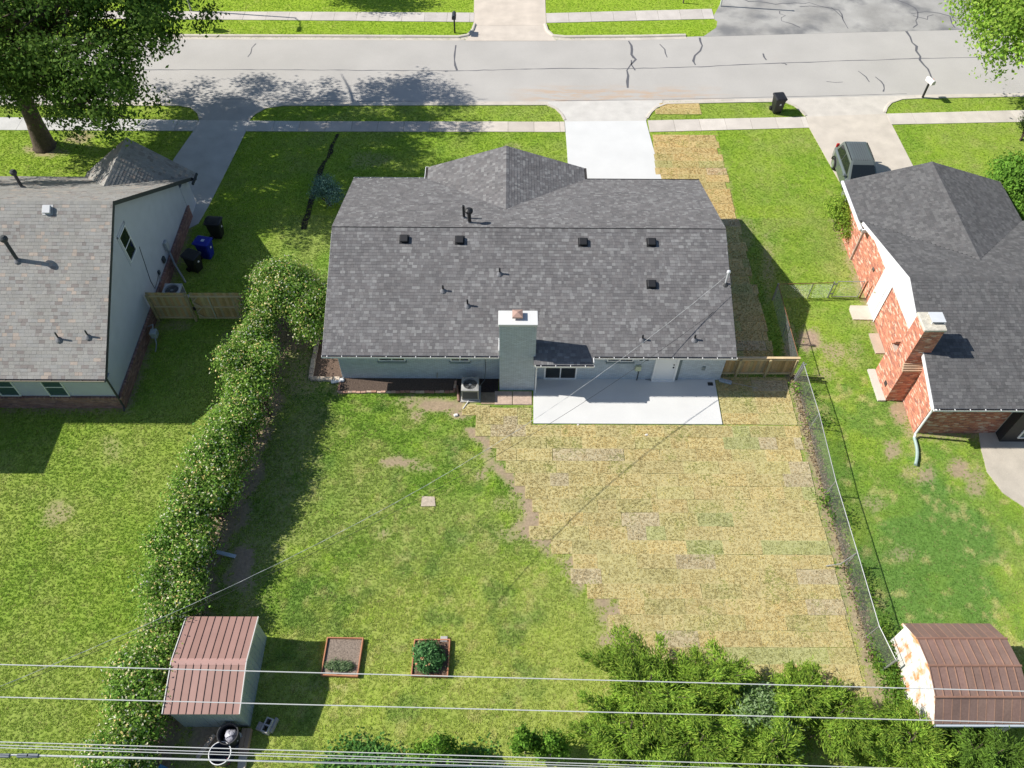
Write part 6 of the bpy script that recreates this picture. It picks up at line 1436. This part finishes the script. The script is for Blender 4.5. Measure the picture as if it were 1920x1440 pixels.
# ================================================================== WIRES
def cable(name, a, b, sag, r, label, group=None, material='wire', n=40, strands=0, cat='cable'):
    a = Vector(a); b = Vector(b); P_ = []
    for i in range(n+1):
        t = i/n; p = a.lerp(b, t); p.z -= 4*sag*t*(1-t); P_.append(p)
    mb = MB(); mb.tube(P_, r, 6)
    if strands:
        Q = []; m = 260
        for i in range(m+1):
            t = i/m; p = a.lerp(b, t); p.z -= 4*sag*t*(1-t); th = t*(b-a).length*5.5; Q.append(p+Vector((0, math.cos(th), math.sin(th)))*r*1.6)
        mb.tube(Q, r*.8, 4)
    o = mb.build(name, M[material]); return tag(o, label, cat, group)
def line_through(p0, p1, z, xl=-60, xr=60):
    a = at(*p0, z); b = at(*p1, z); d = (b-a)/(b.x-a.x); return a+d*(xl-a.x), a+d*(xr-a.x)
for (p0, p1, z, r, lab) in (((0, 1246), (1920, 1296), 8.6, .0135, 'upper of the two single overhead wires crossing the garden'), ((0, 1307), (1920, 1355), 8.6, .0135, 'lower of the two single overhead wires crossing the garden'),
                        ((0, 1391), (1000, 1420.5), 7.2, .012, 'uppermost wire of the bundle along the bottom edge'), ((0, 1397), (1000, 1428.5), 7.2, .010, 'second wire of the bundle along the bottom edge'), ((0, 1402), (1000, 1433), 7.2, .010, 'third wire of the bundle along the bottom edge'),
                        ((0, 1415), (1000, 1439), 6.4, .026, 'thick lashed cable lowest in the bundle along the bottom edge')):
    a, b = line_through(p0, p1, z)
    cable('overhead_wire', a, b, 0.0, r, lab, 'overhead wires behind the gardens')
spl = thing('cable_splice', tuple(at(50, 1417, 6.4)), 'dark splice clamps on the thick cable at the lower left', 'cable clamp')
for px in (8, 44, 62):
    p = at(px, 1417, 6.4); MB(Matrix.Translation(p)).bbox(-.16, .16, -.05, .05, -.05, .05, .02, (.16, .18, .20)).build('clamp', M['metal'], spl)
A_ = Vector((9.42, 24.75, 4.12)); B_ = at(0, 1287, 8.0)
B2 = A_+(B_-A_)*1.25
def drop(name, A0, B0, sag, r, lab, material, strands):
    # a sagging drop wire from the mast towards a pole out of view on the left
    A0 = Vector(A0); B0 = Vector(B0); P_ = []
    for i in range(61):
        t = i/60*1.12; p = A0.lerp(B0, t); p.z -= 4*sag*t*(1-t); P_.append(p)
    mb = MB(); mb.tube(P_, r, 6)
    if strands:
        Q = []
        for i in range(420):
            t = i/419*1.12; p = A0.lerp(B0, t); p.z -= 4*sag*t*(1-t); th = t*(B0-A0).length*4.5; Q.append(p+Vector((0, math.cos(th), math.sin(th)))*r*1.7)
        mb.tube(Q, r*.9, 4)
    return tag(mb.build(name, M[material]), lab, 'cable')
drop('service_cable', A_, B_, 2.45, .005, 'twisted pale service cable from the roof mast down across the lawn', 'wire', True)
drop('service_cable', (9.66, 24.2, 3.2), B_+Vector((.2, .25, -.5)), 2.0, .007, 'thin dark service cable from the roof edge beside the twisted one', 'blackwire', False)
